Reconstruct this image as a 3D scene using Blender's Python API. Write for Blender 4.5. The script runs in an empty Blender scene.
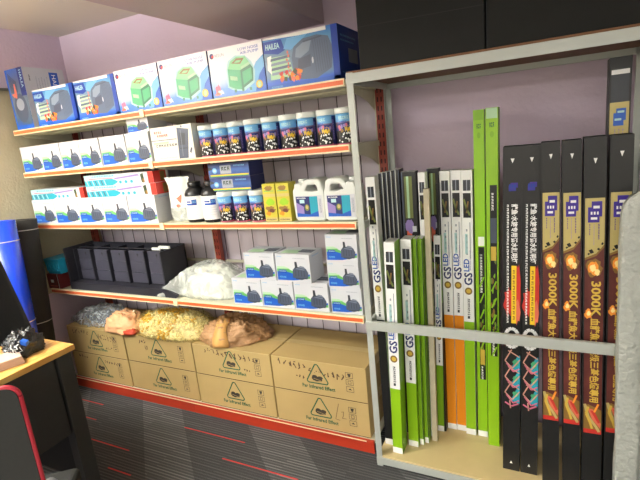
import bpy, math, random
from mathutils import Vector, Matrix, noise
random.seed(7)
sc = bpy.context.scene
COL = sc.collection
PI = math.pi

# ---------------------------------------------------------------- materials
def lin(c):
    c = c / 255.0
    return c / 12.92 if c <= 0.04045 else ((c + 0.055) / 1.055) ** 2.4
MATS = {}
def mat(name, rgb, rough=0.55, metal=0.0, spec=0.4, vary=0.0, scale=30.0, alpha=1.0, bump=0.0, bscale=80.0, coat=0.0):
    if name in MATS: return MATS[name]
    m = bpy.data.materials.new(name); m.use_nodes = True
    nt = m.node_tree; b = nt.nodes['Principled BSDF']
    c = tuple(lin(x) for x in rgb) + (1,)
    b.inputs['Base Color'].default_value = c
    b.inputs['Roughness'].default_value = rough
    b.inputs['Metallic'].default_value = metal
    b.inputs['Specular IOR Level'].default_value = spec
    b.inputs['Coat Weight'].default_value = coat
    b.inputs['Alpha'].default_value = alpha
    tc = nt.nodes.new('ShaderNodeTexCoord')
    if vary > 0:
        n = nt.nodes.new('ShaderNodeTexNoise'); n.inputs['Scale'].default_value = scale; n.inputs['Detail'].default_value = 4
        nt.links.new(tc.outputs['Object'], n.inputs['Vector'])
        mx = nt.nodes.new('ShaderNodeMix'); mx.data_type = 'RGBA'
        mx.inputs['A'].default_value = tuple(x * (1 - vary) for x in c[:3]) + (1,)
        mx.inputs['B'].default_value = tuple(min(1, x * (1 + vary)) for x in c[:3]) + (1,)
        nt.links.new(n.outputs['Fac'], mx.inputs['Factor']); nt.links.new(mx.outputs['Result'], b.inputs['Base Color'])
    if bump > 0:
        n = nt.nodes.new('ShaderNodeTexNoise'); n.inputs['Scale'].default_value = bscale; n.inputs['Detail'].default_value = 5
        nt.links.new(tc.outputs['Object'], n.inputs['Vector'])
        bp = nt.nodes.new('ShaderNodeBump'); bp.inputs['Strength'].default_value = bump; bp.inputs['Distance'].default_value = 0.01
        nt.links.new(n.outputs['Fac'], bp.inputs['Height']); nt.links.new(bp.outputs['Normal'], b.inputs['Normal'])
    MATS[name] = m
    return m

def print_mat(name, stops, noise_amt=0.25, nscale=3.0, axis=2, rough=0.35):
    """printed picture ground: colours over the object's generated height, broken up by noise"""
    m = bpy.data.materials.new(name); m.use_nodes = True; nt = m.node_tree; b = nt.nodes['Principled BSDF']
    b.inputs['Roughness'].default_value = rough
    tc = nt.nodes.new('ShaderNodeTexCoord'); sp = nt.nodes.new('ShaderNodeSeparateXYZ')
    nt.links.new(tc.outputs['Generated'], sp.inputs[0])
    n = nt.nodes.new('ShaderNodeTexNoise'); n.inputs['Scale'].default_value = nscale; n.inputs['Detail'].default_value = 3
    nt.links.new(tc.outputs['Generated'], n.inputs['Vector'])
    ma = nt.nodes.new('ShaderNodeMath'); ma.operation = 'MULTIPLY_ADD'; ma.inputs[1].default_value = noise_amt
    nt.links.new(n.outputs['Fac'], ma.inputs[0])
    sub = nt.nodes.new('ShaderNodeMath'); sub.operation = 'SUBTRACT'; sub.inputs[1].default_value = noise_amt / 2
    nt.links.new(sp.outputs[axis], sub.inputs[0]); nt.links.new(sub.outputs[0], ma.inputs[2])
    cr = nt.nodes.new('ShaderNodeValToRGB')
    el = cr.color_ramp.elements
    el[0].position, el[0].color = stops[0][0], tuple(lin(x) for x in stops[0][1]) + (1,)
    el[1].position, el[1].color = stops[-1][0], tuple(lin(x) for x in stops[-1][1]) + (1,)
    for p, c in stops[1:-1]:
        e = el.new(p); e.color = tuple(lin(x) for x in c) + (1,)
    nt.links.new(ma.outputs[0], cr.inputs[0]); nt.links.new(cr.outputs[0], b.inputs['Base Color'])
    MATS[name] = m; return m

def film(name, rgb, opacity, rough=0.15, bump=0.6, bscale=35):
    """thin crinkled plastic film"""
    m = bpy.data.materials.new(name); m.use_nodes = True; nt = m.node_tree; b = nt.nodes['Principled BSDF']
    b.inputs['Base Color'].default_value = tuple(lin(x) for x in rgb) + (1,)
    b.inputs['Roughness'].default_value = rough; b.inputs['Specular IOR Level'].default_value = 0.8
    tc = nt.nodes.new('ShaderNodeTexCoord')
    n = nt.nodes.new('ShaderNodeTexNoise'); n.inputs['Scale'].default_value = bscale; n.inputs['Detail'].default_value = 4; n.inputs['Distortion'].default_value = 1.5
    nt.links.new(tc.outputs['Object'], n.inputs['Vector'])
    bp = nt.nodes.new('ShaderNodeBump'); bp.inputs['Strength'].default_value = bump; bp.inputs['Distance'].default_value = 0.02
    nt.links.new(n.outputs['Fac'], bp.inputs['Height']); nt.links.new(bp.outputs['Normal'], b.inputs['Normal'])
    mr = nt.nodes.new('ShaderNodeMapRange'); mr.inputs['From Min'].default_value = 0.45; mr.inputs['From Max'].default_value = 0.7
    mr.inputs['To Min'].default_value = opacity; mr.inputs['To Max'].default_value = min(1, opacity + 0.45)
    nt.links.new(n.outputs['Fac'], mr.inputs['Value']); nt.links.new(mr.outputs[0], b.inputs['Alpha'])
    MATS[name] = m; return m

def M(n): return MATS[n]
mat('print_shell', (206, 150, 132), 0.4)
mat('white_card', (200, 202, 208), 0.45)
mat('cream_card', (226, 224, 212), 0.5)
mat('print_blue', (28, 84, 178), 0.4)
mat('print_navy', (34, 44, 104), 0.4)
mat('print_deepblue', (20, 58, 150), 0.4)
mat('print_sky', (110, 170, 215), 0.4)
mat('print_green', (96, 170, 92), 0.4)
mat('print_palegreen', (170, 205, 165), 0.4)
mat('print_grey', (150, 156, 168), 0.4)
mat('print_palegrey', (196, 198, 206), 0.4)
mat('print_dark', (50, 54, 62), 0.4)
mat('print_pump', (70, 78, 96), 0.4)
mat('print_pumplight', (112, 120, 136), 0.4)
mat('print_black', (20, 21, 22), 0.35)
mat('print_white', (238, 238, 236), 0.4)
mat('print_red', (196, 52, 44), 0.4)
mat('print_coral', (214, 106, 82), 0.4)
mat('print_pink', (206, 104, 130), 0.4)
mat('print_orange', (226, 132, 30), 0.4)
mat('print_yellow', (228, 190, 40), 0.4)
mat('print_gold', (186, 170, 108), 0.4, metal=0.1, vary=0.10, scale=20)
mat('print_machine', (84, 98, 120), 0.4)
mat('print_machinelight', (128, 142, 160), 0.4)
mat('plain_wall', (214, 208, 200), 0.8, vary=.03, scale=3)
mat('print_goldtext', (205, 172, 70), 0.4)
mat('print_bronze', (132, 100, 48), 0.4)
mat('print_purple', (60, 40, 140), 0.4)
mat('print_lilac', (140, 120, 180), 0.4)
mat('print_teal', (34, 150, 172), 0.4)
mat('print_palecyan', (176, 214, 216), 0.4)
mat('print_maroon', (92, 44, 40), 0.4, vary=0.5, scale=18)
mat('print_flame', (240, 150, 50), 0.4)
mat('print_flamecore', (252, 226, 150), 0.4)
mat('print_darkgreen', (40, 60, 34), 0.4, vary=0.7, scale=60)
mat('print_leaf', (110, 120, 60), 0.4)
mat('pump_green', (70, 160, 110), 0.4)
mat('pump_greenlight', (130, 196, 140), 0.4)
mat('pump_greendark', (34, 104, 72), 0.4)
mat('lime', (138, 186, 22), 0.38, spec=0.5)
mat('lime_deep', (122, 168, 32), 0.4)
mat('orange_card', (228, 138, 22), 0.4)
mat('box_black', (30, 30, 30), 0.42, spec=0.4)
mat('box_black_matte', (30, 31, 30), 0.75, spec=0.25, vary=0.15, scale=8)
mat('box_edge', (205, 205, 200), 0.5)
mat('kraft', (180, 155, 104), 0.75, spec=0.2, vary=0.07, scale=7)
mat('kraft_tape', (192, 168, 114), 0.3, spec=0.5)
mat('kraft_seam_and_shadow', (84, 60, 34), 0.8)
mat('ink_green', (40, 88, 58), 0.6)
mat('ink_dark', (62, 54, 44), 0.7)
mat('marker', (84, 62, 42), 0.7)
mat('shelf_cream', (206, 202, 178), 0.45, spec=0.4, vary=0.04)
mat('rail_red', (212, 98, 52), 0.4)
mat('rail_cream', (238, 220, 180), 0.4)
mat('steel_red', (150, 62, 46), 0.45, vary=0.08)
mat('steel_red_dark', (60, 20, 16), 0.6)
mat('kick_red', (172, 52, 30), 0.4, vary=0.06)
mat('rack_grey', (176, 180, 174), 0.4, metal=0.15, vary=0.06, scale=12)
mat('ply', (206, 184, 134), 0.55, vary=0.12, scale=10)
mat('ply_edge', (120, 84, 58), 0.7)
mat('wire_dark', (70, 52, 60), 0.5, metal=0.3)
mat('plastic_white', (214, 217, 212), 0.35)
mat('plastic_black', (28, 28, 30), 0.35)
mat('bin_black', (38, 38, 46), 0.45, vary=0.2, scale=15)
mat('bin_panel', (58, 58, 70), 0.4, vary=0.1, scale=12)
mat('jar_lid', (222, 226, 220), 0.4)
mat('roll_black', (36, 36, 34), 0.6, spec=0.3, vary=0.15, scale=10)
mat('roll_blue', (16, 62, 208), 0.25, spec=0.7, coat=0.4)
mat('string', (190, 186, 180), 0.7)
mat('desk_side', (52, 52, 50), 0.5, vary=0.08)
mat('desk_void', (22, 22, 22), 0.7)
mat('chair_fabric', (40, 40, 38), 0.85, vary=0.15, scale=120)
mat('chair_piping', (186, 42, 58), 0.6)
mat('arm_grey', (104, 104, 104), 0.5)
mat('screen_black', (34, 33, 31), 0.5)
mat('basket_cyan', (40, 164, 206), 0.4, alpha=1)
mat('maroon_box', (112, 40, 44), 0.5)
mat('peach', (226, 172, 126), 0.55, bump=0.7, bscale=40, vary=0.1, scale=12)
mat('peach_tie', (214, 196, 160), 0.5)
mat('brown_bag', (172, 132, 92), 0.45, bump=0.9, bscale=60, vary=0.25, scale=14)
mat('brown_band', (208, 158, 92), 0.5)
mat('ring_yellow', (232, 216, 156), 0.8)
mat('ring_ochre', (214, 160, 40), 0.8)
mat('ring_white', (232, 232, 214), 0.7)
mat('bag_red', (176, 60, 34), 0.6)
mat('black_lump', (52, 54, 58), 0.35)
mat('wood_stick', (186, 176, 150), 0.6, vary=0.15, scale=30)
mat('wire_white', (226, 228, 226), 0.5)
mat('paper_stack', (206, 176, 158), 0.7)
mat('panel_lilac', (222, 210, 220), 0.6)
mat('bubble', (168, 171, 164), 0.3, spec=0.6, bump=0.9, bscale=55, vary=0.06)
mat('yellow_card', (188, 178, 58), 0.4)
mat('ceiling_white', (222, 216, 206), 0.8, vary=0.03, scale=3)
mat('soffit', (196, 180, 186), 0.7, vary=0.03, scale=3)
mat('rc_pillar', (104, 102, 98), 0.8)
film('film_clear', (226, 232, 236), 0.16)
film('film_white', (236, 242, 236), 0.34, bump=.35, bscale=14)
film('film_black', (24, 24, 26), 0.97, rough=0.2)
film('film_net', (226, 206, 120), 0.10, bump=0.3)

print_mat('air_ground', [(0.0, (40, 96, 176)), (0.16, (70, 128, 200)), (0.42, (196, 214, 232)), (0.62, (236, 238, 242)), (1.0, (240, 240, 242))], 0.55, 2.2)
print_mat('blue_ground', [(0.0, (24, 78, 190)), (0.14, (36, 92, 196)), (0.25, (84, 120, 160)), (0.6, (110, 134, 156)), (0.85, (84, 146, 190)), (1.0, (60, 120, 190))], 0.3, 2.5)
print_mat('tall_ground', [(0.0, (26, 70, 180)), (0.16, (60, 84, 110)), (0.45, (96, 112, 128)), (0.75, (78, 86, 112)), (1.0, (60, 90, 160))], 0.3, 2.0)
print_mat('bluebox_ground', [(0.0, (40, 60, 110)), (0.5, (52, 92, 160)), (1.0, (32, 42, 96))], 0.5, 4.0)
print_mat('reef_low', [(0.0, (150, 40, 80)), (0.12, (60, 30, 50)), (0.4, (44, 40, 60)), (0.7, (110, 70, 110)), (1.0, (120, 180, 220))], 0.4, 5.0)

# ---------------------------------------------------------------- mesh builder
_TEXT = {}
def text_mesh(s, bold=False):
    k = (s, bold)
    if k in _TEXT: return _TEXT[k]
    cu = bpy.data.curves.new('t', 'FONT'); cu.body = s; cu.resolution_u = 2
    if bold: cu.offset = 0.028
    o = bpy.data.objects.new('t', cu); COL.objects.link(o)
    dg = bpy.context.evaluated_depsgraph_get(); me = o.evaluated_get(dg).to_mesh()
    vs = [(v.co.x, v.co.y) for v in me.vertices]; fs = [tuple(p.vertices) for p in me.polygons]
    o.evaluated_get(dg).to_mesh_clear(); bpy.data.objects.remove(o); bpy.data.curves.remove(cu)
    if not vs: vs, fs = [(0, 0), (1, 0), (1, 1), (0, 1)], [(0, 1, 2, 3)]
    x0 = min(v[0] for v in vs); x1 = max(v[0] for v in vs); y0 = min(v[1] for v in vs); y1 = max(v[1] for v in vs)
    vs = [((x - x0) / (x1 - x0 + 1e-9), (y - y0) / (y1 - y0 + 1e-9)) for x, y in vs]
    _TEXT[k] = (vs, fs); return _TEXT[k]

class B:
    def __init__(s): s.v = []; s.f = []; s.m = []; s.names = []; s.sm = []
    def mi(s, n):
        if n not in s.names: s.names.append(n)
        return s.names.index(n)
    def add(s, vs, fs, m, smooth=False):
        o = len(s.v); s.v += [tuple(v) for v in vs]; k = s.mi(m)
        for f in fs: s.f.append(tuple(o + i for i in f)); s.m.append(k); s.sm.append(smooth)
    def box(s, x0, x1, y0, y1, z0, z1, m, **faces):
        vs = [(x0, y0, z0), (x1, y0, z0), (x1, y1, z0), (x0, y1, z0), (x0, y0, z1), (x1, y0, z1), (x1, y1, z1), (x0, y1, z1)]
        F = dict(bottom=(0, 3, 2, 1), top=(4, 5, 6, 7), front=(0, 1, 5, 4), right=(1, 2, 6, 5), back=(2, 3, 7, 6), left=(3, 0, 4, 7))
        o = len(s.v); s.v += vs
        for k, f in F.items():
            s.f.append(tuple(o + i for i in f)); s.m.append(s.mi(faces.get(k, m))); s.sm.append(False)
        return s
    def lathe(s, prof, m, c=(0, 0, 0), n=24, mats=None, smooth=True, cap=True):
        """prof = [(r, z)...] from bottom to top"""
        o = len(s.v)
        for r, z in prof:
            for i in range(n):
                a = 2 * PI * i / n; s.v.append((c[0] + r * math.cos(a), c[1] + r * math.sin(a), c[2] + z))
        for j in range(len(prof) - 1):
            k = s.mi(mats[j] if mats else m)
            for i in range(n):
                i2 = (i + 1) % n
                s.f.append((o + j * n + i, o + j * n + i2, o + (j + 1) * n + i2, o + (j + 1) * n + i)); s.m.append(k); s.sm.append(smooth)
        if cap:
            s.f.append(tuple(o + i for i in reversed(range(n)))); s.m.append(s.mi(mats[0] if mats else m)); s.sm.append(False)
            s.f.append(tuple(o + (len(prof) - 1) * n + i for i in range(n))); s.m.append(s.mi(mats[-1] if mats else m)); s.sm.append(False)
        return s
    def tube(s, pts, r, m, n=8):
        pts = [Vector(p) for p in pts]; o = len(s.v)
        for i, p in enumerate(pts):
            t = (pts[min(i + 1, len(pts) - 1)] - pts[max(i - 1, 0)]).normalized()
            a = t.orthogonal().normalized() if i == 0 else (pa - t * pa.dot(t)).normalized()
            pa = a; b = t.cross(a)
            for k in range(n):
                q = 2 * PI * k / n; s.v.append(tuple(p + (a * math.cos(q) + b * math.sin(q)) * r))
        k = s.mi(m)
        for i in range(len(pts) - 1):
            for j in range(n):
                j2 = (j + 1) % n; s.f.append((o + i * n + j, o + i * n + j2, o + (i + 1) * n + j2, o + (i + 1) * n + j)); s.m.append(k); s.sm.append(True)
        s.f.append(tuple(o + j for j in reversed(range(n)))); s.m.append(k); s.sm.append(False)
        s.f.append(tuple(o + (len(pts) - 1) * n + j for j in range(n))); s.m.append(k); s.sm.append(False)
        return s
    def prism(s, pts, y0, y1, m, plane='xz', side=None):
        """outline pts extruded along the third axis"""
        n = len(pts); P = (lambda a, b, t: (a, t, b)) if plane == 'xz' else ((lambda a, b, t: (t, a, b)) if plane == 'yz' else (lambda a, b, t: (a, b, t)))
        s.add([P(a, b, y0) for a, b in pts] + [P(a, b, y1) for a, b in pts],
              [tuple(range(n)), tuple(reversed(range(n, 2 * n)))], m)
        s.add([P(a, b, y0) for a, b in pts] + [P(a, b, y1) for a, b in pts], [(i, (i + 1) % n, n + (i + 1) % n, n + i) for i in range(n)], side or m)
        return s
    def build(s, name, parent=None, loc=(0, 0, 0), rot=(0, 0, 0), bevel=0, seg=2):
        me = bpy.data.meshes.new(name); me.from_pydata(s.v, [], s.f)
        for n in s.names: me.materials.append(M(n))
        me.polygons.foreach_set('material_index', s.m); me.polygons.foreach_set('use_smooth', s.sm); me.update()
        o = bpy.data.objects.new(name, me); COL.objects.link(o); o.location = loc; o.rotation_euler = rot
        if parent: o.parent = parent
        if bevel:
            b = o.modifiers.new('bevel', 'BEVEL'); b.width = bevel; b.segments = seg; b.limit_method = 'ANGLE'
        return o

L = 0.00035   # thickness of one printed layer
class Face:
    """flat printed face: u,v in 0..1 over the face"""
    def __init__(s, b, fn): s.b = b; s.fn = fn
    def poly(s, pts, m, l=1): s.b.add([s.fn(u, v, l) for u, v in pts], [tuple(range(len(pts)))], m)
    div = 0
    def rect(s, u0, v0, u1, v1, m, l=1):
        k = max(1, math.ceil(abs(u1 - u0) * s.div))
        for i in range(k):
            a, c = u0 + (u1 - u0) * i / k, u0 + (u1 - u0) * (i + 1) / k
            s.poly([(a, v0), (c, v0), (c, v1), (a, v1)], m, l)
    def ell(s, u, v, ru, rv, m, l=1, n=18, rag=0, seed=0):
        r = random.Random(seed)
        s.poly([(u + ru * math.cos(2 * PI * i / n) * (1 + rag * (r.random() - .5)), v + rv * math.sin(2 * PI * i / n) * (1 + rag * (r.random() - .5))) for i in range(n)], m, l)
    def text(s, t, u0, v0, u1, v1, m, l=2, rot=0, bold=False):
        vs, fs = text_mesh(t, bold)
        def q(x, y):
            if rot == -90: x, y = y, 1 - x       # reads downwards
            elif rot == 90: x, y = 1 - y, x      # reads upwards
            return s.fn(u0 + (u1 - u0) * x, v0 + (v1 - v0) * y, l)
        s.b.add([q(*v) for v in vs], fs, m)
    def small(s, u0, v0, u1, v1, m, n=8, l=2, seed=1, vert=False):
        """a line of print too small to read in the photograph"""
        r = random.Random(seed)
        for i in range(n):
            a, c = (i + .08 + .1 * r.random()) / n, (i + .92 - .12 * r.random()) / n
            lo, hi = .1 * r.random(), 1 - .1 * r.random(); md = r.random() * .5 + .25
            for (p0, p1, q0, q1) in ((a, a + (c - a) * .3, lo, hi), (a + (c - a) * .3, c, hi - .25, hi), (a + (c - a) * .3, c, md - .1, md + .12), (c - (c - a) * .28, c, lo, md)):
                if vert: s.rect(u0 + (u1 - u0) * q0, v1 + (v0 - v1) * p1, u0 + (u1 - u0) * q1, v1 + (v0 - v1) * p0, m, l)
                else: s.rect(u0 + (u1 - u0) * p0, v0 + (v1 - v0) * q0, u0 + (u1 - u0) * p1, v0 + (v1 - v0) * q1, m, l)
    def line(s, pts, w, m, l=2, asp=1.0):
        """stroke; w in v units, asp = face width / height"""
        for (a, b), (c, d) in zip(pts, pts[1:]):
            dx, dy = (c - a) * asp, d - b; k = math.hypot(dx, dy) + 1e-9; nx, ny = -dy / k * w / 2 / asp, dx / k * w / 2
            s.poly([(a - nx, b - ny), (c - nx, d - ny), (c + nx, d + ny), (a + nx, b + ny)], m, l)
def front(b, x0, x1, z0, z1, y=0): return Face(b, lambda u, v, l: (x0 + (x1 - x0) * u, y - l * L, z0 + (z1 - z0) * v))
def right(b, y0, y1, z0, z1, x): return Face(b, lambda u, v, l: (x + l * L, y0 + (y1 - y0) * u, z0 + (z1 - z0) * v))
def topf(b, x0, x1, y0, y1, z): return Face(b, lambda u, v, l: (x0 + (x1 - x0) * u, y0 + (y1 - y0) * v, z + l * L))
def cylf(b, r, z0, z1, a0=-150, a1=-30):
    def fn(u, v, l):
        a = math.radians(a0 + (a1 - a0) * u); return ((r + l * L) * math.cos(a), (r + l * L) * math.sin(a), z0 + (z1 - z0) * v)
    f = Face(b, fn); f.div = 16 * abs(a1 - a0) / 120; return f

def tag(o, label, cat, group=None, kind=None):
    o['label'] = label; o['category'] = cat
    if group: o['group'] = group
    if kind: o['kind'] = kind
    return o
def struct(b, name, **k):
    o = b.build(name, **k); o['kind'] = 'structure'; return o
def empty(name, loc=(0, 0, 0), rot=(0, 0, 0)):
    o = bpy.data.objects.new(name, None); COL.objects.link(o); o.location = loc; o.rotation_euler = rot; o.empty_display_size = .05; return o
def copy_tree(o, parent=None):
    c = o.copy(); COL.objects.link(c)
    if parent: c.parent = parent
    for ch in list(o.children): copy_tree(ch, c)
    return c

# ---------------------------------------------------------------- the room
WB = .475   # back wall plane
def node_wall(name, split=None):
    m = bpy.data.materials.new(name); m.use_nodes = True; nt = m.node_tree; b = nt.nodes['Principled BSDF']; b.inputs['Roughness'].default_value = .75
    b.inputs['Specular IOR Level'].default_value = .2
    tc = nt.nodes.new('ShaderNodeTexCoord'); n = nt.nodes.new('ShaderNodeTexNoise'); n.inputs['Scale'].default_value = 4; n.inputs['Detail'].default_value = 6
    nt.links.new(tc.outputs['Object'], n.inputs['Vector'])
    mx = nt.nodes.new('ShaderNodeMix'); mx.data_type = 'RGBA'
    A, C_ = split or ((205, 186, 204), (213, 196, 212))
    mx.inputs['A'].default_value = tuple(lin(x) for x in A) + (1,); mx.inputs['B'].default_value = tuple(lin(x) for x in C_) + (1,)
    nt.links.new(n.outputs['Fac'], mx.inputs['Factor']); nt.links.new(mx.outputs['Result'], b.inputs['Base Color'])
    bp = nt.nodes.new('ShaderNodeBump'); bp.inputs['Strength'].default_value = .25; bp.inputs['Distance'].default_value = .01
    n2 = nt.nodes.new('ShaderNodeTexNoise'); n2.inputs['Scale'].default_value = 60; nt.links.new(tc.outputs['Object'], n2.inputs['Vector'])
    nt.links.new(n2.outputs['Fac'], bp.inputs['Height']); nt.links.new(bp.outputs['Normal'], b.inputs['Normal'])
    MATS[name] = m
node_wall('lilac_wall')
node_wall('beige_plaster', ((160, 152, 128), (188, 178, 150)))

# carpet: dark grey tiles with fine lines, paler line blocks and red dashes
m = bpy.data.materials.new('carpet'); m.use_nodes = True; nt = m.node_tree; b = nt.nodes['Principled BSDF']
b.inputs['Roughness'].default_value = .95; b.inputs['Specular IOR Level'].default_value = .1
tc = nt.nodes.new('ShaderNodeTexCoord'); sp = nt.nodes.new('ShaderNodeSeparateXYZ'); nt.links.new(tc.outputs['Object'], sp.inputs[0])
def mth(op, a, b_=None, c=None):
    n = nt.nodes.new('ShaderNodeMath'); n.operation = op
    for i, x in enumerate((a, b_, c)):
        if x is None: continue
        if isinstance(x, (int, float)): n.inputs[i].default_value = x
        else: nt.links.new(x, n.inputs[i])
    return n.outputs[0]
X, Y = sp.outputs[0], sp.outputs[1]
nz = nt.nodes.new('ShaderNodeTexNoise'); nz.inputs['Scale'].default_value = 260; nz.inputs['Detail'].default_value = 3; nt.links.new(tc.outputs['Object'], nz.inputs['Vector'])
ln = mth('GREATER_THAN', mth('FRACT', mth('MULTIPLY', Y, 62.0)), .62)                 # fine lines along x
row = mth('FLOOR', mth('MULTIPLY', Y, 62.0))
vz = nt.nodes.new('ShaderNodeTexWhiteNoise'); vz.noise_dimensions = '2D'; cb = nt.nodes.new('ShaderNodeCombineXYZ')
nt.links.new(row, cb.inputs[0]); nt.links.new(mth('FLOOR', mth('MULTIPLY', X, 3.3)), cb.inputs[1]); nt.links.new(cb.outputs[0], vz.inputs['Vector'])
rowv = mth('MULTIPLY', vz.outputs['Value'], .9)
sk = mth('FRACT', mth('ADD', mth('MULTIPLY', mth('ADD', X, mth('MULTIPLY', Y, 1.1)), 1.25), .17))   # slanted pale blocks
blk = mth('MULTIPLY', mth('LESS_THAN', sk, .40), 1.0)
amp = mth('MULTIPLY_ADD', blk, .32, .26)
val = mth('MULTIPLY', mth('MULTIPLY', ln, mth('ADD', rowv, .35)), amp)
base = mth('ADD', mth('MULTIPLY_ADD', blk, .06, 0.07), mth('MULTIPLY', val, .62))
fac = mth('ADD', mth('MULTIPLY', base, .72), mth('MULTIPLY', mth('SUBTRACT', nz.outputs['Fac'], .5), .35))
cr = nt.nodes.new('ShaderNodeValToRGB'); cr.color_ramp.elements[0].color = (.033, .033, .035, 1); cr.color_ramp.elements[1].color = (.36, .36, .35, 1)
nt.links.new(fac, cr.inputs[0]); nt.links.new(cr.outputs[0], b.inputs['Base Color'])
MATS['carpet'] = m
mat('carpet_red', (186, 50, 48), .9, vary=.25, scale=200)

XL, XR, YF, ZC = -.04, 4.6, -4.6, 2.32
f = B().box(XL - .1, XR + .1, YF - .1, WB + .1, -.05, 0, 'carpet')
F = topf(f, 0, 1, 0, 1, 0)
for (x, y, w) in ((.40, -.25, .15), (.65, -.388, .33), (1.13, -.135, .41), (1.50, -.272, .43), (2.1, -.40, .4), (.98, -.52, .16), (2.45, -.2, .3), (1.9, -.6, .4), (2.6, -.66, .4), (.2, -.12, .25)):
    F.rect(x, y - .0035, x + w, y + .0035, 'carpet_red', 1)
for k in range(30):
    x, y = random.uniform(.2, 4), random.uniform(-3.8, -.75); F.rect(x, y - .004, x + .35, y + .004, 'carpet_red', 1)
struct(f, 'floor')
struct(B().box(XL - .1, XR + .1, YF - .1, WB + .1, ZC, ZC + .08, 'ceiling_white'), 'ceiling')
struct(B().box(XL - .1, XR + .1, WB, WB + .1, 0, ZC, 'lilac_wall'), 'wall_back')
struct(B().box(XL - .1, XL, YF, WB, 0, ZC, 'lilac_wall'), 'wall_left')
struct(B().box(XR, XR + .1, YF, WB, 0, ZC, 'plain_wall'), 'wall_right')
struct(B().box(XL - .1, XR + .1, YF - .1, YF, 0, ZC, 'plain_wall'), 'wall_front')
struct(B().box(XL, XL + .012, YF + .01, WB - .001, .66, 1.955, 'beige_plaster'), 'trim_1')      # unpainted plaster band on the left wall
struct(B().box(XL, XL + .03, YF + .01, .09, 1.955, 1.967, 'rc_pillar'), 'trim_2')               # thin ledge on top of it
struct(B().box(1.47, 1.925, YF + .001, WB - .001, 2.04, ZC - .001, 'soffit'), 'trim_3', bevel=.004)   # beam under the ceiling
struct(B().box(3.29, 3.6, .15, WB - .001, 0, ZC - .001, 'rc_pillar'), 'trim_4')                  # pillar right of the rack

# ---------------------------------------------------------------- gondola shelving
SA, SB, SC_, SD, SE = 1.714, 1.457, 1.132, .700, .067
g = tag(empty('display_shelving', (0, 0, 0)), 'long cream metal shop shelving with red-edged shelves and red slotted uprights along the lilac wall', 'shelving')
for x in (0.012, 1.118, 2.214):
    u = B().box(x - .02, x + .02, .378, .41, .0, 1.74, 'steel_red')
    u.box(x - .028, x - .0201, .383, .41, .0, 1.74, 'shelf_cream')
    Fr = front(u, x - .02, x + .02, 0, 1.74, .378)
    for k in range(42):
        z = .03 + k * .041
        Fr.rect(.2, z / 1.74, .36, (z + .022) / 1.74, 'steel_red_dark'); Fr.rect(.64, z / 1.74, .8, (z + .022) / 1.74, 'steel_red_dark')
    u.build('upright', g)
for (x0, x1) in ((.045, 1.08), (1.145, 2.18)):
    B().box(x0 - .01, x1 + .01, .452, .457, .08, 1.73, 'panel_lilac').build('back_panel', g)
    w = B(); n = 11
    for i in range(n):
        x = x0 + (x1 - x0) * i / (n - 1); w.tube([(x, .432, .09), (x, .432, 1.715)], .0022, 'wire_dark', 5)
    for z in (.09, .30, .52, .81, 1.07, 1.39, 1.69): w.tube([(x0, .425, z), (x1, .425, z)], .0022, 'wire_dark', 5)
    w.build('wire_grid', g)
    w = B()
    for z in (.80, 1.17): w.box(x0, x1, .408, .424, z, z + .014, 'shelf_cream')
    w.build('cross_rail', g)
bays = ((0.003, 1.088), (1.092, 2.2))
for zt in (SA, SB, SC_, SD):
    for x0, x1 in bays:
        s = B().box(x0, x1, .012, .377, zt - .03, zt - .004, 'shelf_cream')
        for k in range(1, 4): s.box(x0 + .01, x1 - .01, .06 + .08 * k, .08 + .08 * k, zt - .036, zt - .0301, 'shelf_cream')
        sh = s.build('shelf_board', g)
        r = B().box(x0, x1, 0, .0115, zt - .031, zt, 'rail_cream'); Fr = front(r, x0, x1, zt - .031, zt, 0)
        Fr.rect(.004, .22, .996, .78, 'rail_red')
        r.build('price_rail', sh, bevel=.001)
        for xb in (x0 + .012, x1 - .012):
            br = B(); pts = [(.376, zt - .031), (.04, zt - .031), (.06, zt - .045), (.2, zt - .062), (.30, zt - .085), (.376, zt - .12)]
            br.prism(pts, xb - .002, xb + .002, 'shelf_cream', 'yz'); br.build('bracket', sh)
    c = B().box(1.078, 1.106, -.006, -.0005, zt - .034, zt + .004, 'rail_cream'); c.build('rail_clip', g, bevel=.001)
s = B().box(.003, 2.2, .012, .44, SE - .02, SE - .004, 'shelf_cream'); s.build('base_shelf', g)
k = B().box(.003, 1.088, 0, .0115, .0, SE - .012, 'kick_red'); k.box(1.092, 2.2, 0, .0115, .0, SE - .012, 'kick_red')
k.box(.003, 2.2, -.003, .0115, SE - .012, SE - .0005, 'kick_red'); k.box(.003, 2.165, -.0045, -.0031, SE - .006, SE - .0008, 'rail_cream'); k.build('kick_plate', g)

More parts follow.
